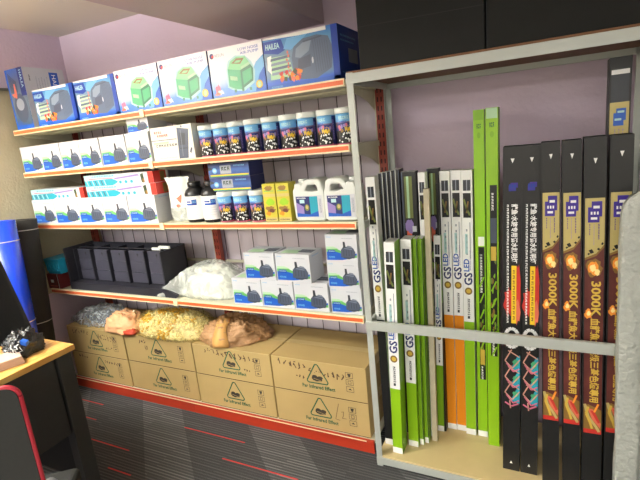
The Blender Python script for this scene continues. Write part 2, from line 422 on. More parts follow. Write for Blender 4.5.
# ---------------------------------------------------------------- boxes on the top shelf
def air_box(w, h=.212, d=.26):
    b = B().box(0, w, 0, d, 0, h, 'white_card', right='print_navy', left='print_sky'); Fr = front(b, 0, w, 0, h); a = w / h
    Fr.rect(0, 0, 1, 1, 'air_ground', .5)
    Fr.poly([(.7, .05), (1, .05), (1, .72), (.86, .6), (.76, .4)], 'print_sky', .8); Fr.poly([(.8, .04), (1, .04), (1, .5), (.9, .36)], 'print_blue', .9)
    Fr.ell(.07, .87, .04, .04 * a, 'print_navy'); Fr.ell(.085, .86, .022, .022 * a, 'print_red', 1.5)
    Fr.text('RESUN', .13, .835, .30, .895, 'print_grey')
    Fr.text('LOW NOISE', .57, .87, .93, .925, 'print_blue'); Fr.text('AIR-PUMP', .60, .795, .93, .85, 'print_blue')
    # green linear pump
    Fr.poly([(.30, .2), (.31, .55), (.36, .72), (.50, .80), (.68, .77), (.79, .62), (.83, .45), (.80, .22), (.60, .08), (.42, .12)], 'print_palecyan', 1)
    Fr.poly([(.33, .22), (.34, .56), (.57, .50), (.56, .12), (.44, .15)], 'pump_green', 1.6)
    Fr.poly([(.57, .50), (.56, .12), (.78, .26), (.80, .50), (.76, .58)], 'pump_greendark', 1.6)
    Fr.poly([(.60, .46), (.60, .2), (.76, .30), (.77, .52)], 'pump_green', 1.9)
    Fr.poly([(.34, .56), (.40, .70), (.52, .77), (.68, .75), (.76, .58), (.57, .50)], 'pump_greenlight', 1.6)
    Fr.poly([(.42, .66), (.52, .74), (.66, .72), (.58, .62)], 'print_bronze', 2); Fr.poly([(.47, .66), (.52, .70), (.61, .69), (.57, .65)], 'pump_greenlight', 2.4)
    Fr.poly([(.58, .56), (.74, .63), (.76, .59), (.59, .51)], 'print_palegreen', 2.1)
    Fr.poly([(.37, .42), (.50, .38), (.50, .30), (.37, .34)], 'print_palegreen', 2)
    for x in (.42, .56, .7): Fr.rect(x, .08, x + .04, .14, 'pump_greendark', 2)
    Fr.ell(.12, .19, .05, .09, 'print_pink', 1.2, rag=.9, seed=3, n=14); Fr.ell(.16, .13, .05, .05, 'print_white', 1.4, rag=.9, seed=4); Fr.ell(.10, .10, .05, .03, 'print_coral', 1.5, rag=.9, seed=6)
    Fr.ell(.88, .17, .06, .06 * a, 'print_yellow', 1.2); Fr.ell(.88, .17, .035, .045 * a, 'print_palegreen', 1.5)
    R_ = right(b, 0, d, 0, h, w); R_.rect(.05, .05, .95, .95, 'print_navy'); R_.small(.2, .6, .8, .75, 'print_white', 6)
    return b
def hailea_box(w, h, d, brand=True):
    b = B().box(0, w, 0, d, 0, h, 'print_blue', top='print_sky'); Fr = front(b, 0, w, 0, h)
    Fr.rect(0, 0, 1, 1, 'blue_ground', .5)
    Fr.poly([(0, .97), (0, 1), (.86, 1), (.86, .93), (.5, .93)], 'print_white', 1)
    Fr.poly([(.0, .72), (0, .93), (.26, .93), (.30, .72), (.2, .66)], 'print_deepblue', 1)
    if brand: Fr.text('HAILEA', .03, .77, .23, .88, 'print_palecyan', 2, bold=True)
    Fr.poly([(.28, .74), (.34, .92), (.62, .93), (.5, .8), (.38, .7)], 'print_sky', 1.1)
    Fr.poly([(.03, .40), (.04, .64), (.10, .66), (.08, .3)], 'print_white', 1.2)
    Fr.poly([(.06, .2), (.08, .62), (.34, .62), (.40, .2)], 'print_palegreen', 1.1)
    for i in range(4): Fr.poly([(.08, .28 + i * .09), (.09, .33 + i * .09), (.36, .35 + i * .09), (.37, .30 + i * .09)], 'print_machine' if i % 2 else 'print_machinelight', 1.4)
    # big ribbed compressor
    Fr.poly([(.40, .2), (.38, .55), (.42, .74), (.55, .86), (.74, .88), (.88, .82), (.93, .6), (.90, .25), (.7, .1), (.5, .12)], 'print_machine', 1.3)
    Fr.poly([(.43, .55), (.45, .70), (.56, .80), (.66, .80), (.62, .62), (.5, .52)], 'print_machinelight', 1.6)
    for i in range(7): Fr.line([(.70 + i * .03, .2 + i * .01), (.68 + i * .03, .82 - i * .012)], .010, 'print_pump', 1.7, w / h)
    Fr.poly([(.45, .3), (.47, .5), (.64, .56), (.63, .34)], 'print_pump', 1.8)
    Fr.ell(.66, .44, .012, .06, 'print_palegrey', 2)
    Fr.line([(.55, .8), (.8, .84)], .03, 'print_pump', 2, w / h)
    r = random.Random(5)
    for i in range(16): Fr.ell(.22 + .26 * r.random(), .14 + .17 * r.random(), .03, .05, ('print_coral', 'print_red', 'print_darkgreen', 'print_orange')[i % 4], 2 + i * .06, rag=.8, seed=i, n=9)
    for i in range(7): Fr.ell(.31 + .03 * r.random(), .25 + i * .07, .012, .03, 'print_coral', 2.2, rag=.7, seed=i, n=8)
    Fr.rect(0, 0, 1, .1, 'print_blue', 3); Fr.small(.06, .03, .22, .07, 'print_sky', 10, 3.5); Fr.rect(.92, 0, 1, 1, 'print_deepblue', 3)
    R_ = right(b, 0, d, 0, h, w); R_.rect(0, 0, 1, 1, 'print_deepblue')
    R_.rect(.42, .36, .86, .62, 'print_grey', 2); R_.small(.1, .8, .8, .84, 'print_sky', 12, 2); R_.small(.1, .72, .7, .75, 'print_sky', 12, 2); R_.small(.1, .14, .8, .17, 'print_sky', 12, 2)
    return b
Z = SA - .003
GA = 'picture boxes on the top shelf'
# box turned endwise at the far left, long white side towards the right
b = B().box(0, .165, 0, .26, 0, .35, 'tall_ground', right='white_card', top='white_card'); Fr = front(b, 0, .165, 0, .35)
Fr.rect(0, 0, 1, .08, 'print_blue'); Fr.rect(.0, .08, .08, 1, 'print_blue')
Fr.rect(.70, .55, 1, 1, 'print_navy', 1.3); Fr.text('HAILEA', .8, .68, .92, .96, 'print_palecyan', 2, rot=-90)
Fr.ell(.52, .36, .36, .24, 'print_pump', 1.1); Fr.ell(.5, .42, .22, .1, 'print_grey', 1.5)
for i in range(8): Fr.line([(.16 + .05 * i, .62), (.15 + .05 * i, .94 - .02 * i)], .012, 'print_dark', 1.4, .5)
Fr.poly([(.30, .54), (.36, .76), (.42, .76), (.44, .62), (.40, .52)], 'print_coral', 2); Fr.ell(.3, .58, .12, .03, 'print_coral', 2.2, rag=.8, seed=2)
R_ = right(b, 0, .26, 0, .35, .165)
R_.rect(.62, .5, .84, .94, 'print_blue'); R_.text('HAILEA', .68, .54, .78, .9, 'print_white', 2, rot=-90)
for i in range(5): R_.small(.28 + i * .065, .52, .30 + i * .065, .86 - .03 * (i % 2), 'print_grey', 14, 2, i, vert=True)
R_.small(.12, .78, .15, .88, 'print_dark', 4, 2, 3, vert=True); R_.rect(0, 0, .04, 1, 'print_palegrey')
tag(b.build('equipment_box', loc=(.022, .02, Z)), 'tall narrow carton turned endwise at the far left of the top shelf', 'box', GA)
for (x0, w, lab, d) in ((.232, .352, 'dark blue compressor box second from the left on the top shelf, beside the endwise carton', .2), (.598, .315, 'dark blue compressor box standing directly left of the first green air pump box', .2)):
    b = hailea_box(w, .208, .27); tag(b.build('compressor_box', loc=(x0, .022, Z)), lab, 'box', GA)
for (x0, w, lab) in ((.920, .298, 'white box with a green air pump picture, leftmost of the three on the top shelf'),
                     (1.226, .302, 'white box with green air pump picture, middle one of the three on the top shelf'),
                     (1.536, .293, 'white box with green air pump picture, rightmost of three, beside the large blue box')):
    tag(air_box(w, .214 if w < .3 else .216).build('air_pump_box', loc=(x0, .02, Z)), lab, 'box', GA)
b = hailea_box(.346, .212, .235)
tag(b.build('compressor_box', loc=(1.834, .02, Z)), 'large dark blue compressor box at the right end of the top shelf', 'box', GA)

# ---------------------------------------------------------------- small water pump boxes
PB = {}
def pump_box(w, h=.152, d=.15):
    k = (round(w, 3), h, d)
    if k in PB:
        o = PB[k].copy(); COL.objects.link(o); return o
    b = B().box(0, w, 0, d, 0, h, 'white_card'); Fr = front(b, 0, w, 0, h); a = w / h
    Fr.small(.05, .885, .2, .925, 'print_sky', 5); Fr.small(.52, .84, .88, .875, 'print_grey', 9, seed=2)
    for i in range(2): Fr.small(.06, .70 - i * .07, .36 - i * .06, .725 - i * .07, 'print_palegrey', 9, seed=3 + i)
    Fr.poly([(.02, .30), (.02, .46), (.36, .48), (.52, .38), (.52, .28)], 'print_green', 1); Fr.poly([(.02, .46), (.02, .55), (.26, .55), (.42, .48)], 'print_palegreen', 1)
    Fr.poly([(.02, .05), (.02, .36), (.3, .37), (.48, .31), (.72, .26), (.98, .32), (.98, .2), (.8, .12), (.5, .06)], 'print_blue', 1.3)
    Fr.poly([(.72, .12), (.98, .16), (.98, .25), (.8, .2)], 'print_green', 1.5)
    Fr.rect(.07, .33, .30, .43, 'print_deepblue', 1.8); Fr.small(.09, .355, .28, .405, 'print_palecyan', 6, 2.2); Fr.small(.08, .13, .28, .2, 'print_sky', 7, 2)
    # the pump: ribbed barrel on a foot with its outlet stub
    Fr.poly([(.48, .17), (.49, .44), (.56, .54), (.74, .57), (.88, .51), (.94, .36), (.92, .17), (.72, .09)], 'print_pump', 2)
    Fr.poly([(.565, .50), (.565, .74), (.63, .74), (.65, .52)], 'print_dark', 2.2)
    Fr.poly([(.66, .54), (.72, .60), (.82, .58), (.88, .50)], 'print_pumplight', 2.1)
    for i in range(4): Fr.line([(.57 + i * .085, .22), (.58 + i * .08, .43)], .018, 'print_dark', 2.5, a)
    Fr.line([(.60, .50), (.84, .46)], .03, 'print_pumplight', 2.6, a); Fr.line([(.56, .14), (.9, .15)], .03, 'print_dark', 2.6, a)
    R_ = right(b, 0, d, 0, h, w)
    R_.small(.2, .88, .7, .92, 'print_sky', 9); R_.rect(.1, .76, .9, .78, 'print_palegrey')
    for i in range(8): R_.small(.12, .66 - i * .07, .86, .69 - i * .07, 'print_palegrey', 14, seed=i)
    T = topf(b, 0, w, 0, d, h); T.rect(.1, .15, .6, .6, 'print_palegreen', 1); T.rect(.55, .3, .95, .7, 'print_pump', 1.4); T.rect(.0, .49, 1, .505, 'print_palegrey', 1.8)
    o = b.build('water_pump_box'); PB[k] = o; return o
def put_pump(x0, x1, y, z, lab, group, h=.152, d=.15, rz=0):
    o = pump_box(x1 - x0, h, d); o.location = (x0, y, z); o.rotation_euler = (0, 0, math.radians(rz)); tag(o, lab, 'box', group)
GB = 'small pump boxes on the second shelf'
zb = SB - .003
for i, (x0, x1, t) in enumerate(((-.008, .183, 'at the left end of the second shelf'), (.188, .366, 'second from the left end of the second shelf'), (.37, .535, 'third from the left end of the second shelf'),
        (.54, .704, 'fourth from the left end of the second shelf'), (.713, .908, 'fifth from left on the second shelf, left of the stacked pair'), (.915, 1.085, 'at the bottom of the stacked pair beside the cream filter carton'))):
    put_pump(x0, x1, .02, zb, 'small water pump box ' + t, GB, .158, .15, random.uniform(-1, .6))
put_pump(.93, 1.083, .035, zb + .1585, 'small water pump box on top of the stacked pair beside the cream filter carton', GB, .085, .13)
GC = 'small pump boxes on the third shelf'
zc = SC_ - .003
for i, (x0, x1, t) in enumerate(((-.014, .196, 'at the left end of the third shelf'), (.200, .418, 'second from the left on the third shelf'), (.422, .634, 'in the middle of the five on the third shelf'),
        (.638, .838, 'fourth from the left on the third shelf, under the long boxes'), (.844, 1.05, 'at the right end of the five on the third shelf, beside pouch'))):
    put_pump(x0, x1, .02, zc, 'water pump box ' + t, GC, .154, .15)
GD = 'small pump boxes on the fourth shelf'
zd = SD - .003
for x0, x1, t in ((1.474, 1.650, 'bottom row, leftmost, touching the white bag'), (1.655, 1.834, 'bottom row, second from the left'), (1.84, 2.02, 'bottom row, third from the left')):
    put_pump(x0, x1, .03, zd, 'water pump box on the fourth shelf, ' + t, GD, .140, .13)
for x0, x1, t, rz in ((1.572, 1.745, 'upper row, left one of two', 1.5), (1.757, 1.945, 'upper row, right one with its printed side showing', -2)):
    put_pump(x0, x1, .028, zd + .1405, 'water pump box on the fourth shelf, ' + t, GD, .137, .13, rz)
for i, (dx, t) in enumerate(((0, 'bottom'), (-.004, 'middle'), (-.002, 'top'))):
    put_pump(2.034 + dx, 2.186 + dx, .03, zd + i * .1245, 'water pump box at the %s of the stack of three beside the grey rack post' % t, GD, .124, .13)

# ---------------------------------------------------------------- second shelf: device box and jars
b = B().box(0, .272, 0, .15, 0, .168, 'cream_card'); Fr = front(b, 0, .272, 0, .168)
Fr.small(.09, .80, .28, .88, 'print_red', 4); Fr.small(.15, .70, .42, .78, 'print_red', 5, seed=5)
Fr.rect(0, .605, .62, .625, 'print_pump'); Fr.rect(.04, .5, .42, .56, 'print_palegreen', 1)
Fr.small(.09, .41, .62, .49, 'print_dark', 8, seed=6); Fr.small(.12, .3, .5, .33, 'print_palegrey', 14, seed=9); Fr.small(.12, .22, .55, .25, 'print_palegrey', 14, seed=10); Fr.small(.12, .06, .58, .1, 'print_grey', 12, seed=8)
Fr.poly([(.62, .03), (.66, .93), (.93, .86), (.84, .03)], 'print_pump', 1.5); Fr.poly([(.69, .42), (.71, .78), (.84, .75), (.81, .42)], 'print_dark', 2); Fr.line([(.67, .33), (.85, .32)], .03, 'print_dark', 2, 1.6)
Fr.line([(.72, .1), (.74, .85)], .02, 'print_pumplight', 2.2, 1.6); Fr.ell(.77, .95, .02, .03, 'print_pump', 2)
Fr.poly([(.89, .2), (.93, .34), (.96, .3), (.92, .16)], 'print_pump', 2)
tag(b.build('filter_box', loc=(1.102, .02, zb)), 'cream carton with red print and black filter picture left of the jar row', 'box')

def fish_jar(r=.042, h=.152):
    b = B(); hl = h - .024
    b.lathe([(r - .003, 0), (r, .003), (r, .012), (r, hl * .5), (r, hl * .74), (r, hl)], 'print_dark', n=32, mats=['print_pink', 'print_pink', 'print_dark', 'reef_low', 'print_sky', 'print_sky'])
    Fc = cylf(b, r, 0, hl)
    Fc.rect(.92, .06, 1.3, .97, 'print_navy', 1); Fc.small(.92, .2, 1.02, .85, 'print_lilac', 12, 2, 4, vert=True)
    rr = random.Random(3); Fc.rect(-.25, .06, .86, .46, 'print_black', .6); Fc.rect(-.25, .46, .86, .70, 'print_navy', .6)
    Fc.small(.08, .80, .6, .92, 'print_palecyan', 5, 1.5, 7); Fc.small(.1, .7, .5, .77, 'print_blue', 6, 1.5, 9)
    for i in range(10): Fc.ell(-.1 + .9 * rr.random(), .50 + .16 * rr.random(), .07, .06, ('print_pink', 'print_lilac', 'print_purple', 'print_bronze')[i % 4], 1.2 + .05 * i, rag=.7, seed=i, n=10)
    Fc.ell(.62, .50, .17, .13, 'print_goldtext', 2.5, rag=.3, seed=2); Fc.ell(.64, .50, .11, .08, 'print_yellow', 2.8, rag=.5, seed=7); Fc.poly([(.5, .50), (.38, .60), (.40, .42)], 'print_goldtext', 2.5); Fc.ell(.68, .54, .03, .03, 'print_dark', 3, n=8)
    Fc.ell(.25, .46, .08, .06, 'print_bronze', 2.5, rag=.4, seed=12)
    for i in range(22): Fc.ell(-.05 + .9 * rr.random(), .10 + .30 * rr.random(), .038, .03, ('print_white', 'print_palegrey', 'print_white')[i % 3], 2 + .05 * i, rag=.4, seed=i + 40, n=8)
    jar = b.build('food_jar')
    B().lathe([(r + .0015, hl + .0005), (r + .0025, hl + .004), (r + .0025, h - .004), (r - .001, h)], 'jar_lid', n=32).build('lid', jar)
    return jar
j0 = fish_jar(); first = True
GJ = 'reef food jars in a row on the second shelf'
js = (1.430, 1.518, 1.606, 1.702, 1.798, 1.892, 1.982, 2.078, 2.165)
jl = ('leftmost, touching the cream filter carton', 'second from the left', 'third from the left', 'fourth from the left', 'middle one of the nine', 'sixth from the left', 'third from the right end', 'second from the right end', 'rightmost, beside the grey rack post')
for x, t in zip(js, jl):
    o = j0 if first else copy_tree(j0); first = False
    o.location = (x, .066, zb); o.rotation_euler = (0, 0, math.radians(random.choice((14, 22, 28, 4, 18)))); tag(o, 'white-lidded jar with yellow fish label on the second shelf, ' + t, 'jar', GJ)
for x, t in ((1.487, 'leftmost of three, beside the black-capped bottles'), (1.582, 'middle of three under the dark blue boxes'), (1.677, 'rightmost of three, next to the yellow cartons')):
    o = copy_tree(j0); o.location = (x, .066, zc); o.scale = (1, 1, 1.0); o.rotation_euler = (0, 0, math.radians(random.uniform(8, 24)))
    tag(o, 'white-lidded fish label jar on the third shelf, ' + t, 'jar', 'fish label jars on the third shelf')

# ---------------------------------------------------------------- third shelf
def long_box(w, h=.062, d=.11):
    b = B().box(0, w, 0, d, 0, h, 'white_card', right='print_red'); Fr = front(b, 0, w, 0, h); a = w / h
    Fr.rect(0, 0, .48, 1, 'print_palecyan', .6); Fr.poly([(0, .0), (0, .5), (.42, .6), (.52, .3), (.42, 0)], 'print_teal', 1)
    for i in range(7): Fr.line([(.05 + i * .045, .05), (.01 + i * .045 + .02, .5)], .12, 'print_pump' if i % 2 else 'print_palecyan', 1.4, a)
    Fr.small(.12, .78, .46, .92, 'print_teal', 9, 1.8); Fr.poly([(.46, .5), (.46, .66), (.8, .86), (.82, .7)], 'print_lilac', 1.5); Fr.poly([(.0, .62), (.1, .72), (.5, .66), (.5, .6)], 'print_pink', 1.2)
    Fr.poly([(.5, .05), (.5, .35), (.76, .4), (.76, .05)], 'print_palecyan', 1.2)
    for i in range(3): Fr.ell(.54 + i * .08, .25, .02, .14, 'print_teal', 2, n=10)
    Fr.poly([(.84, .1), (.83, .8), (.87, .9), (.88, .1)], 'print_darkgreen', 1.5); Fr.ell(.865, .25, .014, .2, 'print_bronze', 2, n=8)
    Fr.rect(.93, 0, 1, 1, 'print_red', 1.5); R_ = right(b, 0, d, 0, h, w); R_.rect(.45, .1, .75, .9, 'print_bronze', 1); R_.rect(.85, 0, 1, 1, 'print_white', 1)
    return b
zl = zc + .1545
tag(long_box(.50).build('lamp_box', loc=(-.015, .03, zl)), 'long teal and white box lying alone on the leftmost pump boxes of the third shelf', 'box', 'long boxes on the third shelf')
tag(long_box(.55).build('lamp_box', loc=(.515, .03, zl)), 'long teal box with red end, lower of the stacked pair on the third shelf', 'box', 'long boxes on the third shelf')
tag(long_box(.545).build('lamp_box', loc=(.508, .034, zl + .0625)), 'long teal box with red end, upper of the stacked pair on the third shelf', 'box', 'long boxes on the third shelf')

# plastic pouch
b = B(); nu, nv = 16, 16
def pouch(u, v, side):
    w = .062 + .022 * max(0, (v - .62) / .38) ** 1.2
    x = (u - .5) * 2 * w + .003 * math.sin(v * 17 + u * 5)
    t = .034 * (max(0, 1 - abs(2 * u - 1) ** 3)) ** .5 * (1 - .93 * max(0, (v - .45) / .55) ** .8) * (min(1, v * 9) ** .5 * .6 + .4)
    wob = .010 * noise.noise(Vector((u * 5, v * 6, 2))) + .006 * math.sin(u * 22) * max(0, v - .7) * 3
    return (x, side * t + wob, v * .235)
for side in (-1, 1):
    vs = [pouch(i / nu, j / nv, side) for j in range(nv + 1) for i in range(nu + 1)]
    fs = [(j * (nu + 1) + i, j * (nu + 1) + i + 1, (j + 1) * (nu + 1) + i + 1, (j + 1) * (nu + 1) + i) for j in range(nv) for i in range(nu)]
    if side < 0:
        up = [f for f in fs if f[0] // (nu + 1) >= 5]; lo = [f for f in fs if f[0] // (nu + 1) < 5]
        b.add(vs, up, 'plastic_white', True); b.add(vs, lo, 'film_white', True)
    else: b.add(vs, [tuple(reversed(f)) for f in fs], 'plastic_white', True)
Fp = Face(b, lambda u, v, l: (lambda p: (p[0], p[1] - l * .0012, p[2]))(pouch(u, v, -1)))
Fp.poly([(.52, .52), (.78, .62), (.78, .58), (.80, .46), (.76, .42)], 'print_coral', 1); Fp.ell(.62, .36, .13, .04, 'print_coral', 1); Fp.small(.3, .47, .45, .5, 'print_sky', 3, 1); Fp.small(.28, .26, .72, .28, 'print_grey', 8, 1)
Fp.small(.25, .58, .38, .62, 'print_sky', 3, 1)
tag(b.build('plastic_pouch', loc=(1.165, .085, zc + .001)), 'clear and white plastic pouch with a brown triangle mark standing on the third shelf', 'bag')

def black_bottle(r):
    b = B().lathe([(r - .004, 0), (r, .006), (r, .145), (r * .96, .152), (r * .82, .168), (r * .55, .178), (r * .52, .182)], 'plastic_black', n=32)
    Fc = cylf(b, r, .016, .136, -200, 20)
    for i in range(20): Fc.rect(i / 20, 0, (i + 1) / 20, 1, 'print_white', 1)
    Fc.rect(.34, .62, .50, .70, 'print_blue', 2); Fc.rect(.34, .74, .48, .80, 'print_deepblue', 2); Fc.rect(.50, .62, .62, .86, 'print_deepblue', 2); Fc.small(.51, .70, .61, .82, 'print_sky', 3, 3, 4)
    for i in range(4): Fc.small(.38, .50 - i * .1, .62, .53 - i * .1, 'print_palegrey', 9, 2, i)
    o = b.build('supplement_bottle')
    B().lathe([(r * .60, .1822), (r * .62, .184), (r * .62, .203), (r * .56, .207)], 'plastic_black', n=24).build('screw_cap', o); return o
bo = black_bottle(.056); bo.location = (1.395, .075, zc); bo.rotation_euler = (0, 0, .45); tag(bo, 'black-capped bottle with white and blue label, right one of the pair on the third shelf', 'bottle', 'black-capped bottles')
o = copy_tree(bo); o.location = (1.280, .082, zc); o.rotation_euler = (0, 0, .25); tag(o, 'black-capped bottle with white label, left one of the pair, beside the plastic pouch', 'bottle', 'black-capped bottles')

def blue_box():
    w, h, d = .245, .067, .12
    b = B().box(0, w, 0, d, 0, h, 'bluebox_ground', right='print_navy', top='print_navy'); Fr = front(b, 0, w, 0, h)
    Fr.rect(.04, .06, .98, .2, 'print_yellow', 1); Fr.rect(.04, .06, .98, .12, 'print_green', 1.5); Fr.rect(.3, .25, .57, .85, 'print_grey', 1); Fr.small(.33, .45, .54, .75, 'print_darkgreen', 3, 2)
    Fr.ell(.16, .5, .06, .2, 'print_sky', 1.2); Fr.ell(.16, .5, .035, .1, 'print_palecyan', 1.6); Fr.small(.64, .75, .9, .85, 'print_sky', 7, 2); Fr.poly([(.0, .5), (.1, .6), (.1, .7), (0, .8)], 'print_dark', 1.3)
    return b
tag(blue_box().build('heater_box', loc=(1.418, .045, zc + .1535)), 'flat dark blue box with a lime stripe, lower of the two lying on the jars', 'box', 'flat blue boxes on the jars')
tag(blue_box().build('heater_box', loc=(1.414, .05, zc + .2215)), 'flat dark blue box with a lime stripe, upper of the two above the jars', 'box', 'flat blue boxes on the jars')
for x, lab in ((1.728, 'slim yellow-green carton next to the jars, left one of the two'), (1.802, 'slim yellow-green carton beside the white jugs, right one of the two')):
    w, h = .068, .18
    b = B().box(0, w, 0, .07, 0, h, 'yellow_card'); Fr = front(b, 0, w, 0, h)
    Fr.ell(.5, .88, .32, .07, 'print_bronze', 1, rag=.4, seed=1); Fr.rect(.1, .80, .9, .82, 'print_green', 1); Fr.ell(.55, .52, .35, .09, 'lime', 1, rag=.4, seed=6); Fr.rect(.0, .66, 1, .74, 'print_gold', 1)
    Fr.ell(.5, .33, .36, .09, 'print_bronze', 1, rag=.6, seed=2); Fr.ell(.6, .30, .2, .05, 'print_maroon', 1.5, rag=.5, seed=3); Fr.ell(.3, .22, .2, .05, 'print_orange', 1.5, rag=.5, seed=3); Fr.rect(0, 0, 1, .12, 'print_gold', 1); Fr.small(.1, .04, .9, .08, 'print_dark', 8, 2)
    tag(b.build('medicine_carton', loc=(x, .035, zc)), lab, 'box', 'yellow cartons on the third shelf')

def jug(mirror):
    s = -1 if mirror else 1
    root = empty('jug')
    cu = bpy.data.curves.new('jug', 'CURVE'); cu.dimensions = '2D'; cu.fill_mode = 'BOTH'; cu.extrude = .045; cu.bevel_depth = .007; cu.bevel_resolution = 3; cu.resolution_u = 8
    def spl(pts):
        sp = cu.splines.new('BEZIER'); sp.bezier_points.add(len(pts) - 1)
        for q, (x, z) in zip(sp.bezier_points, pts):
            q.co = (x * s, z, 0); q.handle_left_type = q.handle_right_type = 'AUTO'
        sp.use_cyclic_u = True
    def lin_(pts):
        sp = cu.splines.new('POLY'); sp.points.add(len(pts) - 1)
        for q, (x, z) in zip(sp.points, pts): q.co = (x * s, z, 0, 1)
        sp.use_cyclic_u = True
    lin_([(-.060, .010), (.062, .008), (.071, .016), (.073, .09), (.071, .13), (.066, .15), (.061, .174), (.050, .183), (.0, .183), (-.014, .176), (-.028, .155), (-.034, .150), (-.036, .164), (-.060, .164), (-.062, .152), (-.071, .138), (-.072, .09), (-.068, .018)])
    lin_([(.054, .130), (.015, .127), (-.024, .136), (-.016, .154), (-.002, .170), (.040, .171), (.050, .162)][::-1])
    o = bpy.data.objects.new('t', cu); COL.objects.link(o); dg = bpy.context.evaluated_depsgraph_get()
    me = bpy.data.meshes.new_from_object(o.evaluated_get(dg)); bpy.data.objects.remove(o)
    me.transform(Matrix.Rotation(PI / 2, 4, 'X')); me.materials.clear(); me.materials.append(M('plastic_white'))
    bd = bpy.data.objects.new('jug_body', me); COL.objects.link(bd); bd.parent = root
    c = B().lathe([(.019, .1712), (.020, .173), (.020, .187), (.018, .189)], 'plastic_white', c=(-.047 * s, 0, 0), n=24); c.build('screw_cap', root)
    b = B(); yv = -.0535; b.box(-.066, .066, yv, yv + .0012, .018, .118, 'white_card'); Fr = front(b, -.066, .066, .018, .118, yv)
    Fr.rect(.02, .04, .56, .96, 'print_navy', 1); Fr.poly([(.02, .2), (.02, .7), (.3, .5), (.3, .1)], 'print_lilac', 1.2); Fr.rect(.54, .04, .84, .96, 'print_teal', 1.3); Fr.poly([(.02, .04), (.02, .22), (.5, .14), (.84, .3), (.84, .04)], 'print_blue', 1.6)
    Fr.ell(.42, .46, .09, .15, 'print_leaf', 2); Fr.ell(.42, .48, .05, .09, 'print_gold', 2.4); Fr.rect(.16, .66, .34, .82, 'print_palecyan', 2); Fr.small(.06, .86, .4, .92, 'print_white', 7, 2); Fr.small(.88, .2, .97, .85, 'print_grey', 14, 2, 2, vert=True)
    b.build('front_label', root); return root
for x, mir, lab in ((1.965, False, 'white plastic jug with screw cap on its left side, beside the yellow cartons'), (2.122, True, 'white plastic jug with screw cap on its right side, beside the rack post')):
    jg = jug(mir); jg.location = (x, .09, zc); jg.rotation_euler = (0, 0, .02); tag(jg, lab, 'jug', 'white jugs')

# ---------------------------------------------------------------- fourth shelf
# maroon box and blue basket at the far left
b = B().box(0, .115, 0, .12, 0, .10, 'maroon_box'); Fr = front(b, 0, .115, 0, .10); Fr.rect(.3, .42, .55, .62, 'print_white', 1); Fr.rect(.2, .18, .8, .22, 'print_coral', 1); Fr.line([(.94, 0), (.94, 1)], .03, 'print_white', 1)
tag(b.build('storage_box', loc=(-.024, .008, zd)), 'small maroon box with a white square label at the left end of the fourth shelf', 'box')
b = B(); z1 = .095; o_ = [(-.07, -.07), (.07, -.07), (.07, .07), (-.07, .07)]
def ring(s, z): return [(x * s, y * s, z) for x, y in o_]
vs = ring(.84, 0) + ring(1, z1) + ring(.95, z1) + ring(.80, .006)
fs = [(3, 2, 1, 0)] + [(i, (i + 1) % 4, 4 + (i + 1) % 4, 4 + i) for i in range(4)] + [(4 + i, 4 + (i + 1) % 4, 8 + (i + 1) % 4, 8 + i) for i in range(4)] + [(8 + i, 8 + (i + 1) % 4, 12 + (i + 1) % 4, 12 + i) for i in range(4)] + [(12, 13, 14, 15)]
b.add(vs, fs, 'basket_cyan')
for i in range(5): b.box(-.055 + i * .025, -.045 + i * .025, -.071, -.06, .02, .08, 'basket_cyan')
b.box(-.073, .073, -.074, .074, z1 - .004, z1 + .006, 'basket_cyan')
tag(b.build('plastic_tub', loc=(.052, .078, zd + .1005), rot=(0, 0, .03), bevel=.002), 'bright blue plastic tub sitting on the small maroon box', 'tub')
# row of black filter compartments
r = tag(empty('filter_tank', (.17, .03, zd)), 'black five-compartment plastic filter tank on the fourth shelf', 'filter tank')
W = .815; YP = .085
b = B().box(0, .012, 0, .22, 0, .27, 'bin_black'); b.box(W - .012, W, .02, .22, 0, .258, 'bin_black'); b.box(0, W, .208, .22, 0, .262, 'bin_black'); b.box(.0121, W - .0121, .0121, .2079, 0, .01, 'bin_black')
b.prism([(0, 0), (W + .085, 0), (W + .10, .02), (W + .02, .045), (W - .01, .048), (.0, .048)], -.002, .0115, 'bin_black')
b.box(.0121, W - .0121, .0121, YP - .01, .0101, .045, 'bin_black')
b.box(0, W, YP + .02, YP + .03, .25, .256, 'bin_black')
b.build('tank_shell', r, bevel=.002)
for i in range(5):
    x = .024 + i * .1555; w = .147
    p = B().box(x, x + w, YP - .004, YP + .006, .047, .246, 'bin_panel', right='bin_black'); p.box(x + .004, x + w - .004, YP - .012, YP - .0045, .047, .112, 'bin_panel'); p.box(x + .003, x + w - .003, YP - .009, YP - .0044, .114, .178, 'bin_panel')
    Fr = front(p, x, x + w, .047, .246, YP - .004); Fr.ell(.5, .88, .045, .04, 'print_black', 1); Fr.line([(.5, .9), (.5, .8)], .02, 'print_black', 1.2)
    p.build('compartment_panel', r, bevel=.0015)
    p = B().box(x - .007, x - .001, YP - .03, .2079, .046, .25, 'bin_black'); p.build('divider', r)
b = B().box(W - .09, W - .03, .05, .062, .262, .276, 'plastic_white'); b.box(W - .05, W + .03, .062, .074, .268, .283, 'plastic_white')
b.build('white_clip', r)

